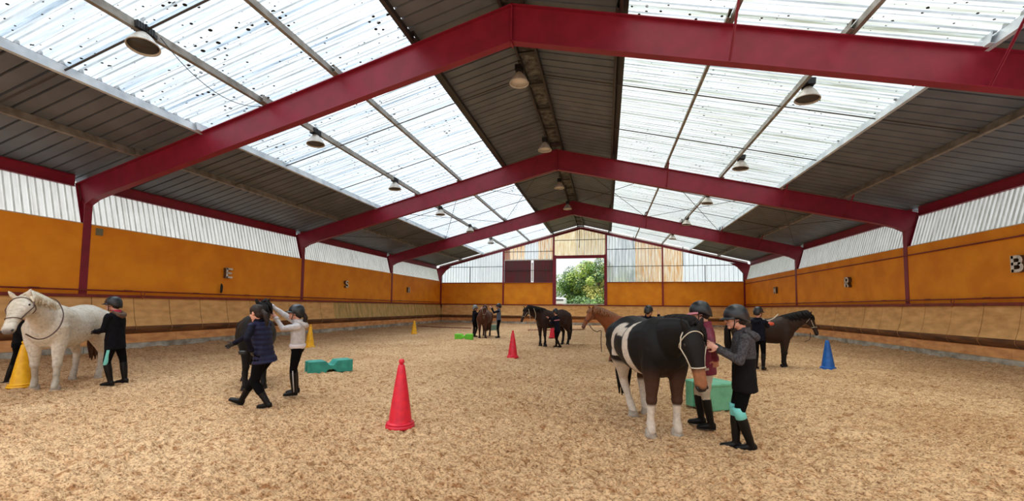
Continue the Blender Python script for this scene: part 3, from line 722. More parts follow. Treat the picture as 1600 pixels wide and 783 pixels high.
letter('H', 30.2, 1, 'white block letter H on the left orange wall, farthest towards the gable')
letter('B', 14.02, -1, 'white block letter B on the right orange wall at the edge of the view', 1.1)
letter('R', 22.18, -1, 'white block letter R on the right orange wall, middle of the three there', 1.1)
letter('M', 30.6, -1, 'white block letter M on the right orange wall, farthest towards the gable')

# small fittings on the walls
m = MB(); m.box((0, 0, 0), (.06, .16, .22)); m.box((.035, 0, .02), (.02, .1, .08)); m.build('junction_box', mat('grey_box', srgb(120, 122, 96), 0.6), None, world=False, label='small grey junction box high on the left orange wall beside the first red post', cat='box').location = (XL + .03, 9.52, 3.84)
m = MB(); m.tube([(0, 0, -.18), (.01, 0, -.1), (.02, 0, .1), (.0, 0, .2)], [.03, .045, .045, .02], 10); m.build('rubber_mallet', M_RUBBER, None, True, False, label='black rubber handle hanging above the left pipe rail below the letter E', cat='handle').location = (XL + .1, 13.74, 2.25)
for x, y, s, lb in ((XL + .14, 10.8, 1, 'rusty ring hook on the left sill rail behind the child in the black coat'), (XR - .14, 16.2, -1, 'rusty ring hook on the right sill rail near the right edge')):
    m = MB(); m.tube([(s * .03 * 0, .06 * math.cos(t), .07 * math.sin(t) + .06) for t in np.linspace(0, 6.28, 14)], .014, 6); m.tube([(0, 0, 0), (s * .04, -.04, -.12)], .016, 6); m.build('wall_hook', mat('rust', srgb(160, 84, 50), 0.8), None, True, False, label=lb, cat='hook').location = (x, y, 1.87)

# ---------------------------------------------------------------- outdoors beyond the doorway
m = MB(); m.add([(-70, YB + .3, -.1), (70, YB + .3, -.1), (70, 130, -.1), (-70, 130, -.1)], [(0, 1, 2, 3)])
tag(m.build('grass_ground', mat('grass', srgb(96, 120, 60), 0.9, srgb(70, 96, 46), 2), None), 'green ground outside beyond the far doorway', kind='structure')
def tree(x, y, h, w, n, seed, label, cols, trunk=True):
    rs = np.random.RandomState(seed); root = empty('leafy_tree', (x, y, 0), label=label, cat='tree', group='trees beyond the doorway')
    m = MB(); m.tube([(0, 0, -.1), (.05, 0, h * .3), (0, .1, h * .6), (.1, 0, h * .8)], [.22, .17, .11, .05], 8)
    for k in range(9):
        a = k * 2.4; z = h * (.22 + .06 * k); m.tube([(0, 0, z), (math.cos(a) * w * .35, math.sin(a) * w * .35, z + h * .1), (math.cos(a) * w * .7, math.sin(a) * w * .7, z + h * .2)], [.08, .05, .02], 6)
    link('trunk', m.mesh('trunk', mat('bark', srgb(84, 70, 56), 0.9), True), root)
    cl = []
    for k in range(46):
        u = rs.normal(size=3); u /= np.linalg.norm(u); rr = rs.rand() ** .4
        p = np.array([u[0] * w * rr, u[1] * w * rr, h * .52 + u[2] * h * .46 * rr]); sc = 1 - .35 * max(0, (p[2] / h - .5) * 2)
        p[0] *= sc; p[1] *= sc; cl.append((p, rs.uniform(.5, 1.0) * w * .34, rs.randint(len(cols))))
    tot = n; V = np.zeros((tot * 4, 3)); mi = np.zeros(tot, int)
    for i in range(tot):
        p, r, c = cl[rs.randint(len(cl))]; u = rs.normal(size=3); u /= np.linalg.norm(u); q = p + u * r * (.75 + .35 * rs.rand())
        nn = nrm(u + np.array([0, 0, .6]) + rs.normal(size=3) * .5); a, b = frame(nn, rs.normal(size=3)); s1 = rs.uniform(.07, .135); s2 = s1 * .6
        V[i * 4:i * 4 + 4] = [q - a * s1, q - b * s2, q + a * s1, q + b * s2]; mi[i] = c if rs.rand() < .75 else rs.randint(len(cols))
    me = bpy.data.meshes.new('foliage'); me.from_pydata(V.tolist(), [], [(4 * i, 4 * i + 1, 4 * i + 2, 4 * i + 3) for i in range(tot)])
    for c in cols: me.materials.append(c)
    me.polygons.foreach_set('material_index', mi.astype(np.int32)); me.update()
    tag(link('foliage', me, root), kind='stuff')
def leafm(nm, c):
    m = mat(nm, c, 0.6)
    return m
LG = [leafm('leaf_green', srgb(112, 148, 66)), leafm('leaf_light', srgb(160, 182, 84)), leafm('leaf_yellow', srgb(206, 200, 110)), leafm('leaf_dark', srgb(70, 104, 54))]
LD = [leafm('leaf_dark', 0), leafm('leaf_blue', srgb(78, 108, 74)), leafm('leaf_green', 0)]
tree(-.9, 52.0, 8.6, 3.0, 24000, 3, 'tall yellow-green tree filling the right of the doorway', LG)
tree(-4.4, 54.0, 6.4, 2.7, 15000, 5, 'lower green tree at the left of the doorway', [LG[0], LG[1], LG[3]])
tree(-2.6, 60.0, 7.0, 4.2, 14000, 9, 'dark green tree standing behind the two others', LD)
tree(2.8, 57.0, 8.0, 3.4, 6000, 12, 'dark green tree mostly hidden right of the doorway', LD)
tree(-3.0, 48.5, 2.7, 2.4, 7000, 15, 'low dark bush at the foot of the trees in the doorway', LD)
tree(-.3, 48.0, 2.9, 2.2, 7000, 19, 'low green bush in the lower right of the doorway', [LG[0], LG[3]])
van = empty('parked_van', (-6.0, 46.0, 0), label='white van parked outside, its end showing at the lower left of the doorway', cat='van')
M_VAN = mat('van_white', srgb(236, 236, 238), 0.35); M_VGL = mat('van_glass', srgb(84, 92, 106), 0.15); M_VRED = mat('van_red', srgb(178, 70, 70), 0.4)
m = MB(); m.box((-6.0, 46.0, 1.55), (3.3, 1.9, 2.3)); o = m.build('van_body', M_VAN, van); b = o.modifiers.new('bevel', 'BEVEL'); b.width = .14; b.segments = 3
m = MB(); m.box((-5.2, 45.04, 2.45), (1.3, .03, .16)); m.build('van_window', M_VGL, van)
m = MB(); m.box((-5.2, 45.04, 1.98), (1.35, .03, .08)); m.build('van_stripe', M_VRED, van)
for x in (-7.2, -4.8):
    m = MB(); m.lathe([(.001, -.1), (.34, -.1), (.36, -.06), (.36, .06), (.34, .1), (.001, .1)], 20, (x, 45.15, .3), (0, 1, 0)); m.build('wheel', M_RUBBER, van, True)

# ================================================================ LIVING FIGURES
def ring(c, u, v, ru, rv, n=16, pw=1.0):
    c = np.asarray(c, float); out = []
    for k in range(n):
        a = 2 * math.pi * k / n; ca, sa = math.cos(a), math.sin(a)
        if pw != 1.0: ca = math.copysign(abs(ca) ** pw, ca); sa = math.copysign(abs(sa) ** pw, sa)
        out.append(c + u * (ru * ca) + v * (rv * sa))
    return out
class Blob(MB):
    """overlapping closed solids that a voxel remesh turns into one continuous skin"""
    def cap(s, a, b, ra, rb=None, n=12):
        rb = ra if rb is None else rb; a = np.asarray(a, float); b = np.asarray(b, float); t = b - a; L = np.linalg.norm(t)
        if L < 1e-6: return s.ell(a, np.eye(3), (ra, ra, ra))
        t = t / L; u, v = frame(t); rings = []
        for k in (80, 55, 28, 0): q = math.radians(k); rings.append(ring(a - t * ra * math.sin(q), u, v, ra * math.cos(q), ra * math.cos(q), n))
        for k in (0, 28, 55, 80): q = math.radians(k); rings.append(ring(b + t * rb * math.sin(q), u, v, rb * math.cos(q), rb * math.cos(q), n))
        return s.loft(rings)
    def chain(s, pts, rs):
        for i in range(len(pts) - 1): s.cap(pts[i], pts[i + 1], rs[i], rs[i + 1])
        return s
    def ell(s, c, ax, r, n=16):
        c = np.asarray(c, float); A = np.asarray(ax, float); rings = []
        for k in range(1, 10):
            q = -math.pi / 2 + math.pi * k / 10; rings.append(ring(c + A[2] * r[2] * math.sin(q), A[0], A[1], r[0] * math.cos(q), r[1] * math.cos(q), n))
        return s.loft(rings)
    def skin(s, name, mats, parent, voxel=.012, smooth=4, disp=None, col=None, fac=.5):
        off = np.array(wloc(parent)); s.v = [tuple(np.asarray(p) - off) for p in s.v]
        me = s.mesh(name, mats, False); o = link(name, me, parent)
        rm = o.modifiers.new('r', 'REMESH'); rm.mode = 'VOXEL'; rm.voxel_size = voxel
        if smooth: sm = o.modifiers.new('s', 'SMOOTH'); sm.iterations = smooth; sm.factor = fac
        dg = bpy.context.evaluated_depsgraph_get(); dg.update()
        m2 = bpy.data.meshes.new_from_object(o.evaluated_get(dg)); o.modifiers.clear(); o.data = m2; bpy.data.meshes.remove(me); m2.name = name
        if not len(m2.materials):
            for m in (mats if isinstance(mats, (list, tuple)) else [mats]): m2.materials.append(m)
        N = len(m2.vertices); co = np.zeros(N * 3); m2.vertices.foreach_get('co', co); co = co.reshape(-1, 3)
        if disp is not None:
            no = np.zeros(N * 3); m2.vertices.foreach_get('normal', no); no = no.reshape(-1, 3)
            m2.vertices.foreach_set('co', (co + no * disp(co + off)[:, None]).ravel())
        if col is not None:
            c = col(co + off); at_ = m2.color_attributes.new('coat', 'FLOAT_COLOR', 'POINT')
            at_.data.foreach_set('color', np.concatenate([c, np.ones((N, 1))], 1).ravel())
        m2.polygons.foreach_set('use_smooth', [True] * len(m2.polygons)); m2.update()
        return o
def wrinkle(amp, sc=14, zq=None):
    def f(p):
        d = amp * (vnoise(p[:, 0] * sc, p[:, 1] * sc, p[:, 2] * sc * .6) + .5 * vnoise(p[:, 0] * sc * 2.3, p[:, 1] * sc * 2.3, p[:, 2] * sc * 1.7))
        if zq: d = d + zq[1] * (np.abs(np.sin(p[:, 2] * math.pi / zq[0])) - .5)
        return d
    return f
def ik(a, b, l1, l2, hint):
    a = np.asarray(a, float); b = np.asarray(b, float); d = b - a; L = np.linalg.norm(d); t = d / L
    if L >= (l1 + l2) * .995: return a + d * l1 / (l1 + l2), b
    x = (l1 * l1 - l2 * l2 + L * L) / (2 * L); h = math.sqrt(max(l1 * l1 - x * x, 1e-6)); hh = np.asarray(hint, float); hh = nrm(hh - t * (hh @ t))
    return a + t * x + hh * h, b

M_SKIN = mat('skin', srgb(214, 158, 134), 0.5, srgb(200, 140, 118), 20)
M_HAIR = mat('brown_hair', srgb(46, 31, 24), 0.6, srgb(30, 20, 16), 40, spec=.3)
M_EYE = mat('eye_dark', srgb(22, 18, 16), 0.15); M_EYEW = mat('eye_white', srgb(225, 220, 215), 0.3)
M_LIP = mat('lip', srgb(186, 104, 98), 0.5)
M_HELM = mat('helmet_black', srgb(30, 32, 36), 0.36, srgb(22, 23, 27), 20); M_HELMG = mat('helmet_grey', srgb(120, 126, 124), 0.45); M_VISP = mat('visor_pink', srgb(196, 120, 128), 0.5); M_VISB = mat('visor_black', srgb(28, 28, 31), 0.4)
M_BOOT = mat('boot_leather', srgb(10, 9, 9), 0.45, srgb(16, 14, 13), 9, spec=.25); M_BLKP = mat('black_breeches', srgb(13, 12, 15), 0.9, srgb(9, 9, 11), 12, spec=.1); M_BEIGE = mat('beige_breeches', srgb(196, 184, 164), 0.8, srgb(176, 164, 144), 12)
M_TURQ = mat('turquoise_patch', srgb(122, 214, 208), 0.7); M_STRIPE = mat('grey_piping', srgb(190, 186, 186), 0.6)

def hand(B, w, d, nrmv, side, curl=.5, k=1.0):
    """palm with five separate fingers; d: finger direction, nrmv: palm side, side: thumb direction"""
    d = nrm(d); n_ = nrm(nrmv - d * (np.dot(nrmv, d))); s_ = nrm(np.cross(d, n_)); s_ = s_ if np.dot(s_, side) > 0 else -s_
    B.ell(w + d * .045 * k, (s_, n_, d), (.040 * k, .016 * k, .052 * k)); B.cap(w - d * .02 * k, w + d * .02 * k, .022 * k, .024 * k)
    for i, (o, ln) in enumerate(((.030, .070), (.011, .080), (-.010, .075), (-.030, .058))):
        p = w + d * .085 * k + s_ * o * k; dd = nrm(d + s_ * o * 2.2); c = curl
        for j, f in enumerate((.42, .33, .25)):
            q = p + dd * ln * f * k; r = (.0092, .0085, .0075, .0062); B.cap(p, q, r[j] * k, r[j + 1] * k, 8)
            p = q; dd = nrm(dd * math.cos(c) + n_ * math.sin(c))
    p = w + d * .03 * k + s_ * .034 * k; q = p + nrm(d * .6 + s_ * .8 + n_ * .2) * .034 * k; B.cap(p, q, .012 * k, .0105 * k, 8); B.cap(q, q + nrm(d * .9 + s_ * .3 + n_ * .35) * .03 * k, .0105 * k, .008 * k, 8)

def person(label, base, face, S, head_face=None, head_pitch=0, lean=0, pel=None, neck=None, head=None, ankL=None, ankR=None, handL=None, handR=None, toe=None, toeL=None, toeR=None,
           jacket=None, hem=-.06, jfat=1.0, sleeve=None, legs=None, boots=None, helmet='black', visor=None, hair=M_HAIR, pony=False, hood=None, patch=None, group='riders and helpers in the arena',
           vox=.010, curl=.5, loose=1.0, quilt=None, kneeL=None, kneeR=None, collar=None, stripe=False, rib=None, elb=.3, glove=None, yoke=None, legfat=1.0, straight=True):
    base = np.asarray(base, float); UP = np.array([0, 0, 1.0]); Rr, Fr = _rt, _fw
    ang = math.radians(face); f = Rr * math.cos(ang) + Fr * math.sin(ang); rg = np.cross(f, UP); k = S / 1.70
    root = empty('person', (base[0], base[1], base[2]), label=label, cat='person', group=group)
    if pel is None: pel = base + UP * .52 * S
    if neck is None: neck = pel + (UP * math.cos(lean) + f * math.sin(lean)) * .315 * S
    sp = nrm(neck - pel); fl = nrm(f - sp * (f @ sp)); rl = np.cross(fl, sp)
    if head is None: head = neck + nrm(sp * .8 + UP * .4) * .10 * S + f * .012
    shc = neck - sp * .035 * S; shL, shR = shc - rl * .108 * S, shc + rl * .108 * S
    hipL, hipR = pel - rl * .05 * S, pel + rl * .05 * S
    up1, fo1 = .165 * S, .150 * S; th, sn = .245 * S, .245 * S
    if handL is None: handL = pel - rl * .15 * S + UP * .0 + fl * .04
    if handR is None: handR = pel + rl * .15 * S + UP * .0 + fl * .04
    if ankL is None: ankL = base - rg * .055 * S + UP * .045 * S
    if ankR is None: ankR = base + rg * .055 * S + UP * .045 * S
    eL, wL = ik(shL, handL, up1, fo1, -UP - rl * elb - fl * .25); eR, wR = ik(shR, handR, up1, fo1, -UP + rl * elb - fl * .25)
    if straight:
        LL = max(np.linalg.norm(ankL - hipL), np.linalg.norm(ankR - hipR)) / .994; th = sn = float(np.clip(LL / 2, .20 * S, .272 * S))
    kL, _ = ik(hipL, ankL, th, sn, f if kneeL is None else kneeL); kR, _ = ik(hipR, ankR, th, sn, f if kneeR is None else kneeR)
    toe = f if toe is None else toe; tL = nrm(toe if toeL is None else toeL); tR = nrm(toe if toeR is None else toeR)
    ha = math.radians(face if head_face is None else head_face); hf = Rr * math.cos(ha) + Fr * math.sin(ha); hp = head_pitch
    hF = hf * math.cos(hp) - UP * math.sin(hp); hU = UP * math.cos(hp) + hf * math.sin(hp); hR = np.cross(hF, hU); H = lambda r, a, u: head + (hR * r + hF * a + hU * u) * hk
    hk = k * 1.10 ; HA = (hR, hF, hU)
    # ---- the body, one skin from crown to ankle
    B = Blob(); E = lambda c, r: B.ell(c, HA, tuple(q * hk for q in r))
    E(H(0, -.012, .025), (.073, .092, .098)); E(H(0, .028, -.052), (.054, .064, .062)); E(H(0, .06, .05), (.05, .036, .036))
    B.cap(H(0, .096, .012), H(0, .112, -.026), .009 * hk, .0135 * hk); E(H(0, .094, -.030), (.019, .013, .010))
    E(H(0, .093, -.058), (.024, .012, .006)); E(H(0, .092, -.068), (.021, .011, .006)); E(H(0, .078, -.098), (.024, .022, .019)); E(H(.035, .066, -.02), (.024, .024, .022)); E(H(-.035, .066, -.02), (.024, .024, .022))
    for s in (-1, 1): E(H(s * .074, -.008, -.008), (.010, .018, .031))
    B.chain([H(0, -.02, -.06), neck], [.052 * k, .056 * k])
    for t, (a, b) in zip((0, .25, .55, .8, .95), ((.150, .105), (.125, .095), (.145, .105), (.165, .105), (.12, .075))): pass
    rings = [ring(pel + (neck - pel) * t, rl, fl, a * k, b * k, 20) for t, a, b in ((-.16, .10, .075), (-.08, .145, .105), (.1, .140, .10), (.35, .118, .088), (.6, .135, .098), (.82, .15, .095), (.95, .105, .07), (1.02, .055, .052))]
    B.loft(rings); B.cap(shL, shR, .05 * k, .05 * k)
    for sh, e, w in ((shL, eL, wL), (shR, eR, wR)): B.chain([sh, e, w], [.045 * k, .036 * k, .024 * k])
    for hp_, kn, an in ((hipL, kL, ankL), (hipR, kR, ankR)): B.chain([hp_, kn, kn + (an - kn) * .35, an], [.078 * k, .050 * k, .050 * k, .034 * k])
    for e, w, sg in ((eL, wL, -1), (eR, wR, 1)):
        d = nrm(w - e); hand(B, w, nrm(d * .9 + f * .1), nrm(-rl * sg - UP * .3), nrm(fl + UP * .5), curl, k * 1.0)
    bd = B.skin('body', M_SKIN if glove is None else [M_SKIN, glove], root, vox * .72, 3)
    if glove is not None:
        bl = np.array(wloc(root)); g_ = [nrm(w - e) * .09 * k + w - bl for e, w in ((eL, wL), (eR, wR))]
        for pl in bd.data.polygons:
            c_ = np.array(pl.center)
            if min(np.linalg.norm(c_ - q) for q in g_) < .15: pl.material_index = 1
    for s in (-1, 1):
        m = MB(); m.lathe([(.001, -.009), (.0065, -.0065), (.0095, 0), (.0065, .0065), (.001, .009)], 10, (0, 0, 0)); c = H(s * .030, .080, .008)
        m.v = [tuple(c + np.array(v) * hk) for v in m.v]; m.build('eye', M_EYE, root, True)
    m = MB(); m.v = []; m.loft([ring(H(t * .020, .104 - abs(t) * .008, -.063), hF, hU, .003 * hk, (.006 - abs(t) * .004) * hk, 8) for t in (-1, -.5, 0, .5, 1)]); m.build('lips', M_LIP, root, True)
    # ---- hair
    Hb = Blob(); Hb.ell(H(0, -.03, .03), HA, (.080 * hk, .088 * hk, .100 * hk)); Hb.ell(H(0, -.05, -.03), HA, (.068 * hk, .058 * hk, .062 * hk))
    if helmet is None:
        Hb.ell(H(0, .0, .045), HA, (.080 * hk, .092 * hk, .088 * hk))
    if pony: Hb.chain([H(0, -.115, -.0), H(0, -.155, -.06), H(.01, -.150, -.16), H(.01, -.13, -.24)], [.028 * hk, .036 * hk, .030 * hk, .010 * hk])
    Hb.skin('hair', hair, root, vox, 2, wrinkle(.004, 40))
    # ---- helmet
    if helmet:
        mh = M_HELM if helmet == 'black' else M_HELMG
        m = MB(); rings = []; n = 28
        for q in (-16, -8, 2, 14, 28, 44, 60, 75, 87):
            a = math.radians(q); rr = math.cos(a); rg_ = []
            for j in range(n):
                t = 2 * math.pi * j / n; back = max(0, -math.sin(t)); z = .122 * math.sin(a) - (.050 * back + .0) * max(0, 1 - q / 40) + .032
                rg_.append(H(.106 * rr * math.cos(t), (.130 if math.sin(t) > 0 else .128) * rr * math.sin(t) - .008, z))
            rings.append(rg_)
        inner = [[head + (p - head) * .93 for p in rings[0]]]
        m.loft(inner + rings); hl = m.build('helmet', mh, root, True)
        vm = M_VISP if visor == 'pink' else M_VISB; m = MB(); top = []; bot = []
        for j in range(15):
            t = math.radians(18 + 144 * j / 14); ext = .048 * math.sin(math.radians(180 * j / 14)) ** .7 + .004
            a = (math.cos(t), math.sin(t)); top.append((H(.104 * a[0], .126 * a[1] - .008, .024), H((.106 + ext * .25) * a[0], (.126 + ext) * a[1] - .008, -.002)))
        V = [p for q in top for p in q] + [p - hU * .007 for q in top for p in q]; nq = 15; Fc = []
        for j in range(nq - 1):
            Fc += [(2 * j, 2 * j + 1, 2 * j + 3, 2 * j + 2), (2 * nq + 2 * j, 2 * nq + 2 * j + 2, 2 * nq + 2 * j + 3, 2 * nq + 2 * j + 1), (2 * j + 1, 2 * nq + 2 * j + 1, 2 * nq + 2 * j + 3, 2 * j + 3), (2 * j, 2 * j + 2, 2 * nq + 2 * j + 2, 2 * nq + 2 * j)]
        m.add(V, Fc); o = m.build('visor', vm, hl, True)
        if visor == 'pink': tag(o, 'pink visor')
        m = MB()
        for s in (-1, 1): m.tube([H(s * .088, .03, .02), H(s * .078, .03, -.05), H(s * .03, .05, -.118), H(0, .05, -.122)], .006 * hk, 6)
        m.tube([H(-.086, -.06, 0), H(-.078, .02, -.045)], .005 * hk, 6); m.tube([H(.086, -.06, 0), H(.078, .02, -.045)], .005 * hk, 6)
        m.build('chin_strap', M_BLACK, hl, True)
    # ---- jacket
    jm = jacket; sm_ = sleeve or jm; L = loose
    J = Blob(); hemp = pel + sp * (hem * S)
    tt = ((hem / .315, .165 * (1.06 if legfat > 1 else 1), .125 * (1.28 if legfat > 1 else 1)), (.05, .158, .118), (.3, .150, .112), (.6, .158, .115), (.84, .165, .108), (.97, .115, .082), (1.04, .068, .066))
    J.loft([ring(pel + (neck - pel) * t, rl, fl, a * k * L * jfat, b * k * L * jfat, 24) for t, a, b in tt]); J.cap(shL, shR, .060 * k * L, .060 * k * L)
    SL = []
    for sh, e, w in ((shL, eL, wL), (shR, eR, wR)):
        Sl = J if sleeve is None else Blob(); SL.append(Sl)
        Sl.chain([sh, sh + (e - sh) * .5, e, w - nrm(w - e) * .012], [.060 * k * L, .054 * k * L, .048 * k * L, .036 * k * L])
    if rib: pass
    jk = J.skin('jacket' if sleeve is None else 'vest', jm, root, vox * 1.1, 4, wrinkle(.006 * k, 15, quilt))
    if yoke is not None:
        jk.data.materials.append(yoke[0]); bl = np.array(wloc(root)); TL = np.linalg.norm(neck - pel)
        for pl in jk.data.polygons:
            if ((np.array(pl.center) + bl - pel) @ sp) / TL > yoke[1]: pl.material_index = 1
    if sleeve is not None:
        for Sl in SL: Sl.skin('sleeve', sleeve, root, vox * 1.1, 3, wrinkle(.005, 16))
    if rib is not None:
        m = MB(); m.loft([ring(hemp + sp * t, rl, fl, a * k * L * jfat, b * k * L * jfat, 24) for t, a, b in ((-.035 * S, .156, .118), (-.02 * S, .168, .130), (.004, .176, .136), (.016 * S, .156, .116))]); m.build('waistband', rib, jk, True)
    # collar, cuffs, hood
    cm = collar or jm
    m = MB(); m.loft([ring(neck + sp * t - fl * .004, rl, fl, a * k, b * k, 20) for t, a, b in ((-.012 * S, .098, .084), (.012 * S, .084, .078), (.036 * S, .076, .074), (.038 * S, .066, .064), (.0, .06, .06))]); o = m.build('collar', cm, jk, True)
    for e, w in ((eL, wL), (eR, wR)):
        d = nrm(w - e); u, v = frame(d); m = MB(); m.loft([ring(w + d * t, u, v, r * k * L, r * k * L, 14) for t, r in ((-.05, .042), (-.02, .043), (.004, .041), (.004, .030), (-.03, .028))]); m.build('cuff', sm_, jk, True)
    if hood is not None:
        Q = Blob(); c = neck - fl * .085 * k + sp * .0
        Q.chain([c - rl * .095 * k + fl * .07 * k + sp * .02, c - rl * .06 * k - fl * .02 * k - sp * .035 * k, c - fl * .04 * k - sp * .06 * k, c + rl * .06 * k - fl * .02 * k - sp * .035 * k, c + rl * .095 * k + fl * .07 * k + sp * .02], [.030 * k, .045 * k, .055 * k, .045 * k, .030 * k])
        Q.skin('hood', hood, jk, vox, 2, wrinkle(.006, 30))
    # ---- breeches
    lm = legs or M_BLKP; P = Blob()
    P.loft([ring(pel + (neck - pel) * t, rl, fl, a * k, b * k, 20) for t, a, b in ((-.20, .07, .06), (-.14, .125, .10), (-.04, .155, .118), (.12, .150, .110), (.30, .130, .098))])
    for hp_, kn, an in ((hipL, kL, ankL), (hipR, kR, ankR)): P.chain([hp_ - sp * .015, hp_ + (kn - hp_) * .5, kn, kn + (an - kn) * .45], [.094 * k * legfat, .078 * k * legfat, .060 * k * legfat, .056 * k * legfat])
    br = P.skin('breeches', lm, root, vox * 1.1, 4, wrinkle(.003, 16))
    if stripe:
        for hp_, kn, an, sg in ((hipL, kL, ankL, -1), (hipR, kR, ankR, 1)):
            m = MB(); o_ = rl * sg; m.tube([kn + o_ * .064 * k, kn + (an - kn) * .5 + o_ * .060 * k, an + o_ * .045 * k], .009 * k, 6); m.build('piping', M_STRIPE, br, True)
    if patch is not None:
        for hp_, kn, an, sg in ((hipL, kL, ankL, -1), (hipR, kR, ankR, 1)):
            m = MB()
            if patch == 'knee':
                d = nrm(an - kn); u, v = frame(d); c = kn; m.loft([ring(c + d * t * k, u, v, r * k, r * k, 18) for t, r in ((-.075, .060), (-.07, .070), (.0, .067), (.07, .064), (.075, .055))])
            else:
                if sg > 0: continue
                d = nrm(kn - hp_); c0 = hp_ + (kn - hp_) * .15 - rl * .045 * k - fl * .02 * k
                m.loft([ring(hp_ + (kn - hp_) * t + (-rl * .9 - fl * .25) * .028 * k, nrm(-rl * .9 - fl * .25), nrm(np.cross(d, -rl * .9 - fl * .25)), r * k, .040 * k, 14) for t, r in ((.22, .070), (.5, .062), (.8, .050), (1.1, .044), (1.14, .03))])
            m.build('breeches_patch', M_TURQ, br, True, )
    # ---- boots
    for kn, an, td in ((kL, ankL, tL), (kR, ankR, tR)):
        sd = nrm(an - kn); sole = nrm(np.cross(np.cross(sd, td), td)) if False else None
        tdn = nrm(td - UP * (td @ UP) * 0); side_ = nrm(np.cross(tdn, -sd)); dn = nrm(np.cross(tdn, side_)); dn = dn if dn @ sd > 0 else -dn
        T = Blob(); T.chain([kn + sd * .055 * k, kn + (an - kn) * .42, an - sd * .02, an + dn * .02], [.062 * k, .060 * k, .044 * k, .042 * k])
        hl_ = an + dn * .022 * k; fr_ = lambda a: hl_ + tdn * a * k
        T.loft([ring(fr_(a) + dn * z * k, side_, dn, w * k, h * k, 16, .8) for a, z, w, h in ((-.062, .005, .02, .03), (-.050, .0, .034, .044), (.0, .0, .040, .046), (.06, .008, .042, .038), (.11, .015, .044, .030), (.155, .020, .036, .024), (.178, .024, .018, .016))])
        bo = T.skin('boot', boots or M_BOOT, root, vox, 3, wrinkle(.002, 22))
        m = MB(); zz = .045 * k; m.loft([[fr_(a) + dn * (zz - .012) + side_ * w * k, fr_(a) + dn * (zz - .012) - side_ * w * k, fr_(a) + dn * zz - side_ * w * k, fr_(a) + dn * zz + side_ * w * k] for a, w in ((-.058, .028), (-.02, .037), (.04, .036), (.11, .044), (.16, .034), (.18, .016))]); m.build('boot_sole', M_RUBBER, bo)
    return dict(root=root, wL=wL, wR=wR, head=head, neck=neck, rl=rl, fl=fl, sp=sp, pel=pel, k=k, H=H, HA=HA, jk=jk)

# ---------------------------------------------------------------- horses
M_COAT = mat('horse_coat', (1, 1, 1), 0.6, (.8, .8, .8), 26, attr='coat', bump=.06, bscale=90, spec=.22)
M_HOOFL = mat('hoof_pale', srgb(176, 164, 148), 0.6, srgb(140, 126, 110), 14); M_HOOFD = mat('hoof_dark', srgb(30, 26, 25), 0.7, srgb(50, 43, 37), 14, spec=.2)
M_STRAP = mat('leather_strap', srgb(74, 48, 36), 0.5); M_STRAPL = mat('pale_strap', srgb(196, 186, 166), 0.6); M_ROPE = mat('rope', srgb(96, 84, 70), 0.8, srgb(70, 60, 50), 60)

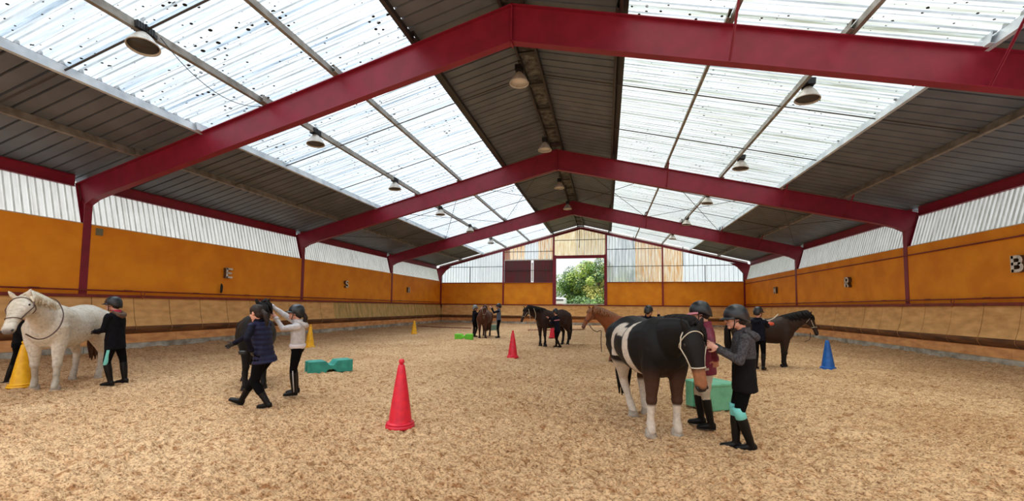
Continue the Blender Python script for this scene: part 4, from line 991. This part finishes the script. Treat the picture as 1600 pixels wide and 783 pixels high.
def horse(label, pos, heading, Hh, coat, mane_m, tail_m, poll=(.86, 0, 1.16), muzzle=(1.12, 0, .92), hooves=None, wf=1.0, hoofm=M_HOOFD, halter=M_STRAP, vox=.018, mane_side=1, tail_len=.55, fat=1.0, ears=(.35, .0), lashes=True, nose_up=None, roach=False, mane_len=.13, blen=1.0, headw=1.0, forelock=True):
    ph = math.radians(heading); f = np.array([math.cos(ph), math.sin(ph), 0]); l = np.array([-math.sin(ph), math.cos(ph), 0]); UP = np.array([0, 0, 1.0])
    z0 = ground(pos[0], pos[1]) - .01; O = np.array([pos[0], pos[1], z0])
    T = lambda x, y, z: O + (f * x * blen + l * y + UP * z) * Hh
    D = lambda x, y, z: f * x + l * y + UP * z
    def inv(p): q = (p - O) / Hh; return np.stack([q @ f / blen, q @ l, q @ UP], -1)
    root = empty('horse', O, label=label, cat='horse', group='horses and ponies in the arena')
    B = Blob()
    tr = [(-.515, .85, .68, .07), (-.48, .915, .61, .135), (-.40, .965, .55, .185), (-.28, .99, .53, .205), (-.14, .968, .52, .21), (.0, .948, .485, .225), (.14, .945, .465, .23), (.27, .98, .462, .205), (.36, 1.0, .475, .18), (.44, .965, .51, .17), (.51, .875, .57, .135), (.55, .79, .64, .08)]
    B.loft([ring(T(x, 0, (a + b) / 2), l, UP, w * Hh * fat, (a - b) / 2 * Hh, 24, .9) for x, a, b, w in tr])
    # neck
    P = np.array(poll, float); Bs = np.array([.37, 0, .77]); C = (Bs + P) / 2 + np.array([.02, P[1] * -.05, .05])
    bez = lambda t: Bs * (1 - t) ** 2 + 2 * C * t * (1 - t) + P * t * t
    M_ = np.array(muzzle, float); neck_top = []
    rings = []
    for t, hd, hw in ((0, .215, .13), (.2, .185, .112), (.4, .155, .095), (.6, .13, .08), (.8, .108, .070), (1.0, .088, .060), (1.06, .05, .04)):
        p = bez(t); tg = nrm(bez(t + .02) - bez(t - .02)); w = T(*p); tw = nrm(D(*tg)); sd = nrm(np.cross(UP, tw)); up_ = np.cross(tw, sd); up_ = up_ if up_[2] > 0 or abs(tw[2]) > .95 else -up_
        rings.append(ring(w, sd, up_, hw * Hh * (.5 + .5 * fat), hd * Hh, 20)); neck_top.append((w + up_ * hd * Hh * .95, sd, up_, tw))
    B.loft(rings)
    # head
    a = nrm(M_ - P); aw = nrm(D(*a)); L = np.linalg.norm(M_ - P) * Hh; pw = T(*P)
    tgn = nrm(D(*nrm(P - bez(.9)))); ref = nose_up if nose_up is not None else (UP * .55 + tgn * .9); n_ = nrm(ref - aw * (ref @ aw)); sd = np.cross(aw, n_)
    Hd = lambda t, s, u: pw + aw * t * L + sd * s * L + n_ * u * L
    hr = [(t, c, w * headw, h) for t, c, w, h in [(-.10, -.02, .06, .06), (-.03, .0, .12, .125), (.08, -.015, .148, .165), (.22, -.03, .165, .195), (.34, -.035, .150, .19), (.46, -.01, .115, .15), (.60, .012, .092, .115), (.76, .018, .082, .098), (.88, .012, .088, .098), (.96, .0, .080, .085), (1.02, -.01, .045, .045)]]
    B.loft([ring(Hd(t, 0, c), sd, n_, w * L, h * L, 20, .88) for t, c, w, h in hr])
    for s in (-1, 1):
        B.ell(Hd(.30, s * .085 * headw, -.09), (sd, n_, aw), (.055 * L, .11 * L, .13 * L)); B.ell(Hd(.205, s * .125 * headw, .055), (sd, n_, aw), (.035 * L, .035 * L, .05 * L))
        B.ell(Hd(.90, s * .055, .03), (sd, n_, aw), (.035 * L, .035 * L, .045 * L))
        e0 = Hd(-.03, s * .085 * headw, .085); ed = nrm(-aw * (.75 - ears[0]) + n_ * (.35 + ears[0]) + sd * s * .35); ev = nrm(np.cross(ed, sd * s + ears[1]))
        es = nrm(np.cross(ev, ed)); B.loft([ring(e0 + ed * t * L, es, ev, w * L, w * .5 * L, 12) for t, w in ((-.03, .045), (.03, .062), (.10, .068), (.17, .05), (.225, .028), (.26, .008))])
    B.ell(Hd(.93, 0, -.06), (sd, n_, aw), (.062 * L, .045 * L, .06 * L))
    # legs
    hv = hooves or [(.37, .105), (.37, -.105), (-.40, .115), (-.40, -.115)]
    hoofs = []
    for i, (hx, hy) in enumerate(hv):
        s = 1 if i % 2 == 0 else -1
        if i < 2:
            dx = hx - .37; dy = hy - s * .105; q = lambda x, y, z, t: T(x + dx * t, s * y + dy * t, z)
            B.chain([q(.42, .10, .72, 0), q(.40, .115, .56, .05)], [.105 * Hh, .082 * Hh * wf])
            B.chain([q(.40, .115, .56, .05), q(.395, .105, .44, .3), q(.39, .105, .335, .5), q(.39, .105, .295, .55), q(.385, .105, .265, .6), q(.38, .105, .15, .85), q(.38, .105, .105, .9), q(.40, .105, .05, 1)], [v * Hh * wf for v in (.080, .060, .045, .047, .035, .030, .037, .034)])
        else:
            dx = hx + .40; dy = hy - s * .115; q = lambda x, y, z, t: T(x + dx * t, s * y + dy * t, z)
            B.chain([q(-.36, .105, .78, 0), q(-.28, .125, .60, .05), q(-.36, .125, .47, .3)], [.15 * Hh, .115 * Hh * wf, .070 * Hh * wf])
            B.chain([q(-.40, .12, .70, 0), q(-.40, .125, .52, .2)], [.12 * Hh, .07 * Hh])
            B.chain([q(-.36, .125, .47, .3), q(-.445, .12, .365, .5), q(-.445, .12, .315, .55), q(-.43, .115, .17, .8), q(-.42, .115, .11, .9), q(-.395, .115, .05, 1)], [v * Hh * wf for v in (.066, .046, .042, .033, .039, .035)])
            B.cap(q(-.475, .12, .385, .5), q(-.45, .12, .33, .5), .026 * Hh * wf, .03 * Hh * wf)
        hoofs.append(T(hx + .012, hy, 0))
    B.skin('body', M_COAT, root, vox, 4, None, lambda p: coat(inv(p), (((p - pw) @ aw) / L, ((p - pw) @ sd) / L, ((p - pw) @ n_) / L)))
    hms = hoofm if isinstance(hoofm, (list, tuple)) else [hoofm] * 4
    for hc, hm in zip(hoofs, hms):
        m = MB(); m.loft([ring(hc + f * dx * Hh + UP * z * Hh, f, l, a_ * Hh * wf, b_ * Hh * wf, 16) for z, dx, a_, b_ in ((-.004, .0, .058, .052), (.0, .0, .058, .052), (.03, -.008, .048, .045), (.058, -.016, .038, .037), (.064, -.018, .02, .02))]); m.build('hoof', hm, root, True)
    for s in (-1, 1):
        m = MB(); c = Hd(.205, s * .143 * headw, .060)
        b2 = Blob(); b2.ell(c, (sd, n_, aw), (.015 * L * headw, .022 * L, .034 * L)); o = MB(); o.v, o.f, o.m = b2.v, b2.f, b2.m; o.build('eye', M_EYE, root, True)
        b2 = Blob(); b2.ell(Hd(.945, s * .066 * headw, .035), (sd, n_, aw), (.020 * L * headw, .022 * L, .036 * L)); o = MB(); o.v, o.f, o.m = b2.v, b2.f, b2.m; o.build('nostril', M_BLACK, root, True)
    # mane: tapered locks along the crest
    m = MB(); rs = random.Random(5)
    for i in range(46):
        t = i / 45 * (len(neck_top) - 1.6) + .25; j = int(t); fr = t - j; A_ = neck_top[j]; Bn = neck_top[min(j + 1, len(neck_top) - 1)]
        c = A_[0] * (1 - fr) + Bn[0] * fr; sd_ = A_[1]; up_ = A_[2]; tw = A_[3]; sg = mane_side if not roach else rs.choice((-1, 1)); ln = mane_len * Hh * rs.uniform(.75, 1.2)
        # sd_ points to the horse's left
        side = sd_ * sg; p0 = c - up_ * .012 * Hh - side * .01 * Hh; p1 = c + up_ * .022 * Hh + side * .03 * Hh; p2 = c - up_ * ln * .45 + side * (.085 * Hh) + tw * rs.uniform(-.03, .03) * Hh; p3 = c - up_ * ln + side * .10 * Hh + tw * rs.uniform(-.05, .05) * Hh
        m.tube([p0, p1, p2, p3], [.014 * Hh, .020 * Hh, .016 * Hh, .003 * Hh], 6)
    for i in range(5 if forelock else 0):
        s = (i - 2) * .03; m.tube([Hd(-.06, s, .10), Hd(.04, s * 1.6, .165), Hd(.16, s * 2.0, .165), Hd(.26 + .03 * (i % 2), s * 2.0, .155)], [.012 * Hh, .018 * Hh, .014 * Hh, .003 * Hh], 6)
    m.build('mane', mane_m, root, True)
    m = MB()
    for i in range(14):
        a_ = i * 2.4; r_ = .012 + .022 * (i / 14) ** .5; dx, dy = math.cos(a_) * r_, math.sin(a_) * r_; e = rs.uniform(.8, 1.05)
        m.tube([T(-.47, dy * .6, .90), T(-.535 + dx * .5, dy, .86), T(-.575 + dx, dy * 1.8, .72), T(-.57 + dx * 1.5, dy * 2.2, .72 - tail_len * .55 * e), T(-.56 + dx, dy * 1.6, .72 - tail_len * e * .95)], [.016 * Hh, .026 * Hh, .030 * Hh, .026 * Hh, .006 * Hh], 6)
    m.build('tail', tail_m, root, True)
    # halter: noseband, cheek straps, crown
    if halter is not None:
        m = MB()
        def hoop(t0, t1, k=1.06, thick=.012):
            pts = []
            for j in range(25):
                q = 2 * math.pi * j / 24; t = t0 + (t1 - t0) * (1 - math.sin(q)) / 2
                c = np.interp(t, [h[0] for h in hr], [h[1] for h in hr]); w = np.interp(t, [h[0] for h in hr], [h[2] for h in hr]); h = np.interp(t, [h[0] for h in hr], [h[3] for h in hr])
                ca, sa = math.cos(q), math.sin(q); ca = math.copysign(abs(ca) ** .88, ca); sa = math.copysign(abs(sa) ** .88, sa)
                pts.append(Hd(t, w * ca * k, c + h * sa * k))
            m.tube(pts, thick * L, 6)
        hoop(.62, .58)
        hoop(-.01, .30, 1.08, .010)
        for s in (-1, 1): m.tube([Hd(t_, s * w_ * headw, u_) for t_, w_, u_ in ((.60, .10, .01), (.42, .135, .0), (.25, .19, .0), (.06, .165, .03), (-.02, .125, .04))], .012 * L, 6)
        m.build('halter', halter, root, True)
    return dict(root=root, T=T, Hd=Hd, L=L, Hh=Hh)
def rope(pts, r, mt, label=None, cat=None, parent=None, name='lead_rope'):
    P = [np.asarray(p, float) for p in pts]; out = []
    for i in range(len(P) - 1):
        p0, p1, p2, p3 = P[max(i - 1, 0)], P[i], P[i + 1], P[min(i + 2, len(P) - 1)]
        for t in np.linspace(0, 1, 7)[:-1]: out.append(.5 * ((2 * p1) + (-p0 + p2) * t + (2 * p0 - 5 * p1 + 4 * p2 - p3) * t * t + (-p0 + 3 * p1 - 3 * p2 + p3) * t ** 3))
    out.append(P[-1]); m = MB(); m.tube(out, r, 6); return m.build(name, mt, parent, True, label=label, cat=cat)
def mixc(a, b, m): m = np.clip(m, 0, 1)[:, None]; return np.asarray(a)[None] * (1 - m) + np.asarray(b)[None] * m
def sst(x, a, b): t = np.clip((x - a) / (b - a), 0, 1); return t * t * (3 - 2 * t)

# ================================================================ WHO IS IN THE ARENA
def dep(p): return float((np.asarray(p) - EYE) @ CF)
def loc(p, pos, heading, H, blen=1.0):
    q = (np.asarray(p, float) - np.array([pos[0], pos[1], ground(pos[0], pos[1]) - .01])) / H; a = math.radians(heading)
    return (q[0] * math.cos(a) + q[1] * math.sin(a)) / blen, -q[0] * math.sin(a) + q[1] * math.cos(a), q[2]
C_W = srgb(222, 214, 200); C_G = srgb(120, 112, 106); C_BK = srgb(20, 18, 18); C_BR = srgb(62, 46, 38)
def n3(p, s): return vnoise(p[:, 0] * s, p[:, 1] * s, p[:, 2] * s)
def coat_white(p, h):
    c = mixc(C_W, srgb(204, 192, 172), sst(n3(p, 5), -.2, .8)); c = mixc(c[0], c[0], np.zeros(len(p))) * 0 + c
    c = c * (1 - .22 * sst(n3(p, 38), .35, .7))[:, None]
    leg = sst(p[:, 2], .40, .16)                                   # dusty lower legs
    c = c * (1 - .28 * leg)[:, None]
    nose = sst(h[0], .86, 1.0) * (np.abs(h[1]) < .2) * (np.abs(h[2]) < .25)
    return c * (1 - nose)[:, None] + np.asarray(C_G)[None] * nose[:, None]
def coat_plain(base, legc, nosec, dap=.12):
    def f(p, h):
        c = np.repeat(np.asarray(base)[None], len(p), 0) * (1 + dap * n3(p, 4))[:, None]
        lg = sst(p[:, 2], .42, .26)[:, None]; c = c * (1 - lg) + np.asarray(legc)[None] * lg
        ns = (sst(h[0], .70, .92) * (np.abs(h[1]) < .2) * (np.abs(h[2]) < .25))[:, None]
        return c * (1 - ns) + np.asarray(nosec)[None] * ns
    return f
def coat_pinto(p, h):
    x, y, z = p[:, 0], p[:, 1], p[:, 2]; wob = .025 * n3(p, 7)
    c = mixc(C_BK, srgb(74, 48, 36), sst(z, .62, .42) * sst(z, .2, .3)) * (1 + .1 * n3(p, 5))[:, None]
    rt = (y < .05)
    stripe = sst(np.abs(x - (.135 + .16 * (.95 - z)) - wob), .050, .036) * (z < .975) * (z > .45) * rt
    r = np.sqrt(((x + .02 - .0) / 1.0) ** 2 + ((z - .66) / 1.15) ** 2) + wob
    arc_ = sst(np.abs(r - .185), .045, .03) * (z > .60) * (x < .0) * (x > -.35) * rt
    patch = sst(np.abs(x - .02), .09, .06) * sst(np.abs(z - .84 - wob), .045, .03) * rt
    white = np.maximum(np.maximum(stripe, arc_), patch)
    fore = (x > .15) * sst(z, .275, .245)
    hind = (x < -.05) * sst(z + wob, .56 - 0 * z, .50) * (y < .05) + (x < -.05) * (y >= .05) * sst(z + wob, .36, .30)
    white = np.clip(np.maximum(white, np.maximum(fore, hind)), 0, 1) * (1 - (h[0] > -.1) * (np.abs(h[1]) < .25) * (np.abs(h[2]) < .35) * (z > .3))
    c = c * (1 - white)[:, None] + np.asarray(srgb(214, 202, 186))[None] * white[:, None]
    hd = (np.abs(h[1]) < .2) * (np.abs(h[2]) < .26)
    br = sst(h[0] + wob, .58, .70) * hd; c = c * (1 - br)[:, None] + np.asarray(srgb(150, 98, 66))[None] * br[:, None]
    nk = sst(h[0] + .5 * wob, .86, .93) * hd * sst(h[2], .10, .06); c = c * (1 - nk)[:, None] + np.asarray(srgb(38, 34, 34))[None] * nk[:, None]
    return c
M_MW = mat('mane_white', srgb(224, 212, 188), 0.6, srgb(190, 176, 150), 30); M_MB = mat('mane_black', srgb(18, 16, 16), 0.7, srgb(30, 25, 23), 30, spec=.15)
M_MC = mat('mane_chestnut', srgb(150, 98, 60), 0.6, srgb(116, 70, 42), 30); M_TB = mat('tail_brown', srgb(88, 54, 38), 0.6, srgb(64, 40, 30), 30)

# white pony at the left edge
Hh = 1.58; hd_ = -56; pos = (-10.24, 5.90)
h1 = horse('white pony in a brown halter at the left edge, head turned to the left', pos, hd_, Hh, coat_white, M_MW, M_TB, loc(at(37, 470, 6.78), pos, hd_, Hh), loc(at(11, 521, 6.42), pos, hd_, Hh), nose_up=-CF * .97 + np.array([0, 0, .4]) + CR * .23, headw=1.5,
           hooves=[(.45, .13), (.29, -.13), (-.40, .12), (-.38, -.13)], hoofm=M_HOOFL, halter=M_STRAP, vox=.016, mane_side=1, tail_len=.5, fat=1.08, ears=(.2, 0), mane_len=.10, wf=.92, forelock=False)
rope([at(40, 522, 6.45), at(58, 530, 6.62), at(76, 526, 6.78), at(92, 512, 6.95), at(99, 494, 7.08), at(96, 480, 7.2), at(88, 469, 7.35), at(78, 466, 7.75)], .010, M_STRAP, parent=h1['root'], name='rein')
# black pony behind the walking woman
Hh = 1.42; hd_ = -44; g = gp(397, 607); f_ = np.array([math.cos(math.radians(hd_)), math.sin(math.radians(hd_))]); pos = (g[0] - f_[0] * .37 * Hh, g[1] - f_[1] * .37 * Hh)
h2 = horse('black pony facing the camera, partly hidden behind the woman in the navy vest', pos, hd_, Hh, coat_plain(C_BK, C_BK, C_BK), M_MB, M_MB, loc(at(410, 481, 6.85), pos, hd_, Hh), loc(at(413, 530, 6.62), pos, hd_, Hh), vox=.018, fat=1.08, ears=(.1, 0), mane_side=1)
# brown pony far back, seen from the front
Hh = 1.50; hd_ = -84; g = gp(754, 527.5); f_ = np.array([math.cos(math.radians(hd_)), math.sin(math.radians(hd_))]); pos = (g[0] - f_[0] * .37 * Hh, g[1] - f_[1] * .37 * Hh); D_ = dep(g)
h3 = horse('reddish brown pony far back facing the camera between two handlers', pos, hd_, Hh, coat_plain(srgb(86, 50, 37), srgb(56, 34, 28), srgb(100, 76, 66)), M_TB, M_TB, loc(at(757, 481, D_ - .75), pos, hd_, Hh), loc(at(756, 499, D_ - .95), pos, hd_, Hh), vox=.026, halter=M_STRAPL)
# dark bay standing left
Hh = 1.54; hd_ = -134; pos = (-2.14, 17.28)
h4 = horse('dark bay horse facing left in mid arena with pale ropes round its neck', pos, hd_, Hh, coat_plain(srgb(52, 33, 27), srgb(20, 16, 16), srgb(42, 32, 29)), M_MB, M_MB, loc(at(823, 484, 16.45), pos, hd_, Hh), loc(at(814.5, 503, 16.2), pos, hd_, Hh), vox=.022, halter=M_STRAPL, tail_len=.62)
for a_ in (((826, 483), (828, 494), (829, 504)), ((834, 482), (837, 492), (835, 501), (829, 505), (830, 516), (830, 527))):
    rope([at(x, y, 16.15 + .02 * i) for i, (x, y) in enumerate(a_)], .009, M_STRAPL, parent=h4['root'], name='rein')
# light chestnut standing left behind the piebald
Hh = 1.42; hd_ = 206; pos = (.70, 12.70)
h5 = horse('light chestnut pony facing left, its body hidden behind the piebald', pos, hd_, Hh, coat_plain(srgb(136, 78, 46), srgb(130, 80, 52), srgb(112, 78, 64)), M_MC, M_MC, loc(at(926, 486, 11.62), pos, hd_, Hh), loc(at(910.5, 513, 11.4), pos, hd_, Hh), vox=.02, halter=M_STRAP, mane_side=1, fat=1.05, tail_len=.5)
rope([at(921, 508, 11.42), at(926, 515, 11.45), at(933, 518.5, 11.5), at(939, 517, 11.55), at(939, 532, 11.5), at(940, 550, 11.5)], .012, M_STRAP, parent=h5['root'], name='rein')
# piebald pony in front on the right
Hh = 1.50; hd_ = -72; pos = (.53, 6.04)
h6 = horse('black and white piebald pony in front on the right, head lowered beside two riders', pos, hd_, Hh, coat_pinto, M_MB, M_MB, loc(at(1079, 520, 4.50), pos, hd_, Hh), loc(at(1097, 611, 4.36), pos, hd_, Hh), headw=1.22, forelock=False, nose_up=-CF * .9 + np.array([0, 0, .3]), hooves=[(.37, .115), (.37, -.115), (-.36, .16), (-.27, -.01)], wf=1.02, hoofm=M_HOOFL, halter=M_STRAPL, vox=.013, fat=1.18, ears=(-.05, 0), mane_side=1, tail_len=.60)
# dark bay on the right
Hh = 1.47; hd_ = -14; pos = (4.36, 13.20)
h7 = horse('dark bay pony facing right near the blue cone', pos, hd_, Hh, coat_plain(srgb(54, 39, 31), srgb(28, 23, 21), srgb(36, 29, 26)), M_MB, M_MB, loc(at(1263, 494, 11.38), pos, hd_, Hh), loc(at(1277, 524, 11.22), pos, hd_, Hh), vox=.02, halter=M_STRAPL, mane_side=-1, fat=1.1, tail_len=.55, ears=(.1, 0))
rope([at(1190, 497, 11.3), at(1198, 501, 11.28), at(1208, 498, 11.28), at(1216, 491, 11.4)], .014, M_STRAPL, parent=h7['root'], name='rein')
rope([at(1266, 520, 11.18), at(1265, 530, 11.22), at(1257, 534, 11.25)], .010, M_STRAP, parent=h7['root'], name='rein')

# --- people
M_COATB = mat('black_coat', srgb(14, 15, 20), 0.9, srgb(20, 20, 26), 14, spec=.12); M_SCARF = mat('red_scarf', srgb(196, 40, 74), 0.8, srgb(160, 30, 60), 30); M_FUR = mat('brown_fur', srgb(112, 88, 70), 0.95, srgb(70, 54, 44), 60)
M_NAVYV = mat('navy_vest', srgb(30, 34, 66), 0.6, srgb(24, 27, 54), 8, spec=.25); M_NAVYS = mat('dark_navy_sleeve', srgb(20, 20, 36), 0.85, srgb(15, 15, 27), 14, spec=.15)
M_HOODIE = mat('grey_hoodie', srgb(206, 202, 202), 0.85, srgb(186, 182, 184), 18); M_RIB = mat('hoodie_rib', srgb(222, 214, 216), 0.85)
M_BURG = mat('burgundy_jacket', srgb(122, 28, 54), 0.7, srgb(100, 22, 44), 12); M_GREYJ = mat('grey_marl', srgb(78, 76, 79), 0.95, srgb(54, 52, 55), 60, lo=.4, hi=.6, spec=.15); M_BLKJ = mat('black_jacket', srgb(20, 18, 20), 0.85, srgb(14, 13, 15), 14, spec=.15)
M_NAVYJ = mat('navy_jacket', srgb(20, 23, 36), 0.85, srgb(15, 17, 28), 14, spec=.15); M_STEELV = mat('steel_blue_vest', srgb(92, 104, 126), 0.6, srgb(70, 80, 100), 10); M_PINKB = mat('pink_stripe', srgb(204, 120, 128), 0.7)
# child in the black coat
b = gp(184, 602); D = dep(b)
person('child in a black coat, black helmet and red scarf, hand out to the white pony', b, 190, 1.64, pel=at(180, 534, D), neck=at(181, 489, D), head=at(177, 475.5, D), ankL=at(172.5, 597, D - .10), ankR=at(195, 593, D + .12), handL=at(149, 518.5, D - .12), handR=at(160, 516, D + .3),
       jacket=M_COATB, hem=-.075, jfat=1.05, loose=1.12, collar=M_SCARF, hood=M_FUR, patch='thigh', glove=M_BLACK, head_face=196, kneeR=-_rt * .2 + _fw)
# person hidden behind the white pony
b = gp(22, 598); D = dep(b)
person('person almost hidden behind the head of the white pony, only dark legs in view', b, 30, 1.36, ankL=at(9, 597, D - .02), ankR=at(30, 592, D + .15), handL=at(52, 505, D + .25), handR=at(54, 512, D + .1), jacket=M_BLKJ, hem=-.05, helmet='black', vox=.012, toe=-_rt * .8 - _fw * .3, pel=at(30, 538, D + .05))
# walking woman
b = gp(408, 637.5); D = dep(b)
pw_ = person('woman with a brown ponytail in a quilted navy vest walking to the left', b, 172, 1.60, pel=at(413, 557, D), neck=at(405, 503, D), head=at(401, 489.5, D - .02), ankL=at(418.5, 631, D - .06), ankR=at(377, 625.5, D + .10), handL=at(393, 548, D - .24), handR=at(366, 536.5, D + .16), toeR=-_rt * .9 - _fw * .25 + np.array([0, 0, .45]),
       jacket=M_NAVYV, sleeve=M_NAVYS, hem=-.055, quilt=(.075, .012), helmet=None, pony=True, head_face=166, head_pitch=.25, jfat=1.14, legfat=1.15, straight=False, toeL=-_rt, kneeL=-_rt, kneeR=-_rt, vox=.009, collar=M_NAVYS, curl=.9, glove=M_BLACK)
def brush(p, d, u, lab, mt, k=1.0):
    d = nrm(d); s = nrm(np.cross(d, u)); u = np.cross(s, d); r = empty('grooming_brush', p, label=lab, cat='brush', group='grooming brushes in hands')
    Q = MB(); Q.loft([ring(p + u * t * k, d, s, .065 * a * k, .035 * a * k, 18) for t, a in ((0, .9), (.004, 1.), (.02, 1.), (.03, .85), (.034, .4))]); Q.build('brush_back', mt, r, True)
    Q = MB(); Q.loft([ring(p - u * t * k, d, s, .058 * k, .030 * k, 18) for t in (0, .018)]); Q.build('bristles', M_BLACK, r, True)
pb = pw_['wL'] + np.array([0, 0, -.03]) - _rt * .10 - _fw * .05
brush(pb, _rt, _up, 'black oval brush in the hand of the walking woman in the navy vest', M_BLACK, 1.0)
# girl in the grey hoodie
b = gp(458, 620); D = dep(b)
person('girl in a pale grey hoodie and dark helmet reaching up to the black pony', b, 203, 1.60, pel=at(465, 544, D), neck=at(466, 504, D), head=at(463, 489, D), ankL=at(459.5, 612, D - .08), ankR=at(463, 608, D + .08), handL=at(431, 497, D - .08), handR=at(424, 478, D + .10),
       jacket=M_HOODIE, hem=.035, rib=M_RIB, hood=M_HOODIE, pony=True, stripe=True, loose=1.04, jfat=1.0, vox=.009, head_face=196, head_pitch=-.12, curl=.35)
# two handlers far back
b = gp(740.5, 526.5); D = dep(b)
person('far handler in a navy jacket and pale helmet left of the reddish brown pony', b, 25, 1.74, neck=at(742, 486.5, D), handL=at(750, 485, D + .1), handR=at(752, 484, D - .1), jacket=M_NAVYJ, hem=-.06, helmet='grey', vox=.014, lean=.08)
b = gp(779, 528); D = dep(b)
person('far handler in a steel blue vest right of the reddish brown pony', b, 185, 1.74, handL=at(768, 482, D - .1), handR=at(769, 481, D + .1), jacket=M_STEELV, sleeve=M_NAVYS, hem=-.02, vox=.014)
# child beside the dark bay
b = gp(872, 543.5); D = dep(b)
pk_ = person('child in a dark jacket with a pink stripe leaning on the dark bay horse', b, 128, 1.50, pel=at(871, 516, D), neck=at(868.5, 495.5, D + .05), head=at(868, 487.5, D + .07), ankL=at(875, 540.5, D - .05), ankR=at(869, 540, D + .15), handL=at(860, 503, D + .15), handR=at(858, 497, D + .3), jacket=M_NAVYJ, hem=-.05, vox=.012, kneeL=-_rt - _fw * .3)
m = MB(); k_ = pk_['k']; m.loft([ring(pk_['neck'] - pk_['sp'] * t * k_, pk_['rl'], pk_['fl'], a * k_, c * k_, 18) for t, a, c in ((.13, .150, .110), (.125, .172, .130), (.165, .172, .130), (.17, .150, .11))]); tag(m.build('chest_stripe', M_PINKB, pk_['jk'], True), 'pink chest stripe')
# rider behind the piebald, grooming the chestnut
D = 11.35; b = at(1013, 482 + 1.6 * F_PX / D, D); b = gp(1013, 482 + 1.6 * F_PX / D)
person('person in a dark helmet behind the back of the piebald, hand on the light chestnut', b, 62, 1.66, head=at(1013.5, 486, D), handR=at(1029, 492, D + .30), handL=at(1018, 500, D + .25), jacket=M_NAVYJ, hem=-.05, vox=.012, head_face=40)
# rider with pink visor
b = gp(1102, 672); D = dep(b)
person('rider in burgundy jacket, beige breeches and pink visor behind the head of the piebald', b, 160, 1.64, pel=at(1103, 572, D), neck=at(1102, 509, D), head=at(1094, 489, D), ankL=at(1111, 663, D - .08), ankR=at(1096, 655, D + .10), handL=at(1118, 562, D - .30), handR=at(1078, 545, D + .0),
       jacket=M_BURG, hem=-.055, legs=M_BEIGE, visor='pink', vox=.009, head_face=160, head_pitch=.15, loose=1.06, jfat=1.02, collar=M_BURG, elb=1.0)
# rider in grey
b = gp(1163, 703); D = dep(b)
pj_ = person('rider in a grey and black jacket with turquoise knee patches, hands on the piebald', b, 158, 1.60, pel=at(1163, 592, D), neck=at(1161, 519, D), head=at(1150, 497, D), ankL=at(1174, 696, D - .05), ankR=at(1150, 692, D + .06), handL=at(1122, 546, D - .12), handR=at(1117, 541, D + .22),
       jacket=M_BLKJ, sleeve=M_GREYJ, hem=-.075, hood=M_GREYJ, patch='knee', vox=.009, head_face=160, head_pitch=.12, loose=1.08, jfat=1.06, collar=M_GREYJ, yoke=(M_GREYJ, .47))
# child in navy by the right pony
b = gp(1187, 577.5); D = dep(b)
pn_ = person('child in a navy hooded jacket and dark helmet brushing the pony on the right', b, 40, 1.60, pel=at(1186, 527, D), neck=at(1184, 499.5, D), head=at(1185, 488, D), handR=at(1200, 508, D + .22), handL=at(1199, 505, D + .30), jacket=M_NAVYJ, hem=-.06, hood=M_NAVYJ, vox=.011, head_face=20, loose=1.08)
brush(at(1204, 506, dep(pn_['wR']) + .03), _rt, -_fw, 'orange-red brush held against the dark bay pony on the right', mat('brush_red', srgb(222, 92, 62), 0.5), 1.3)
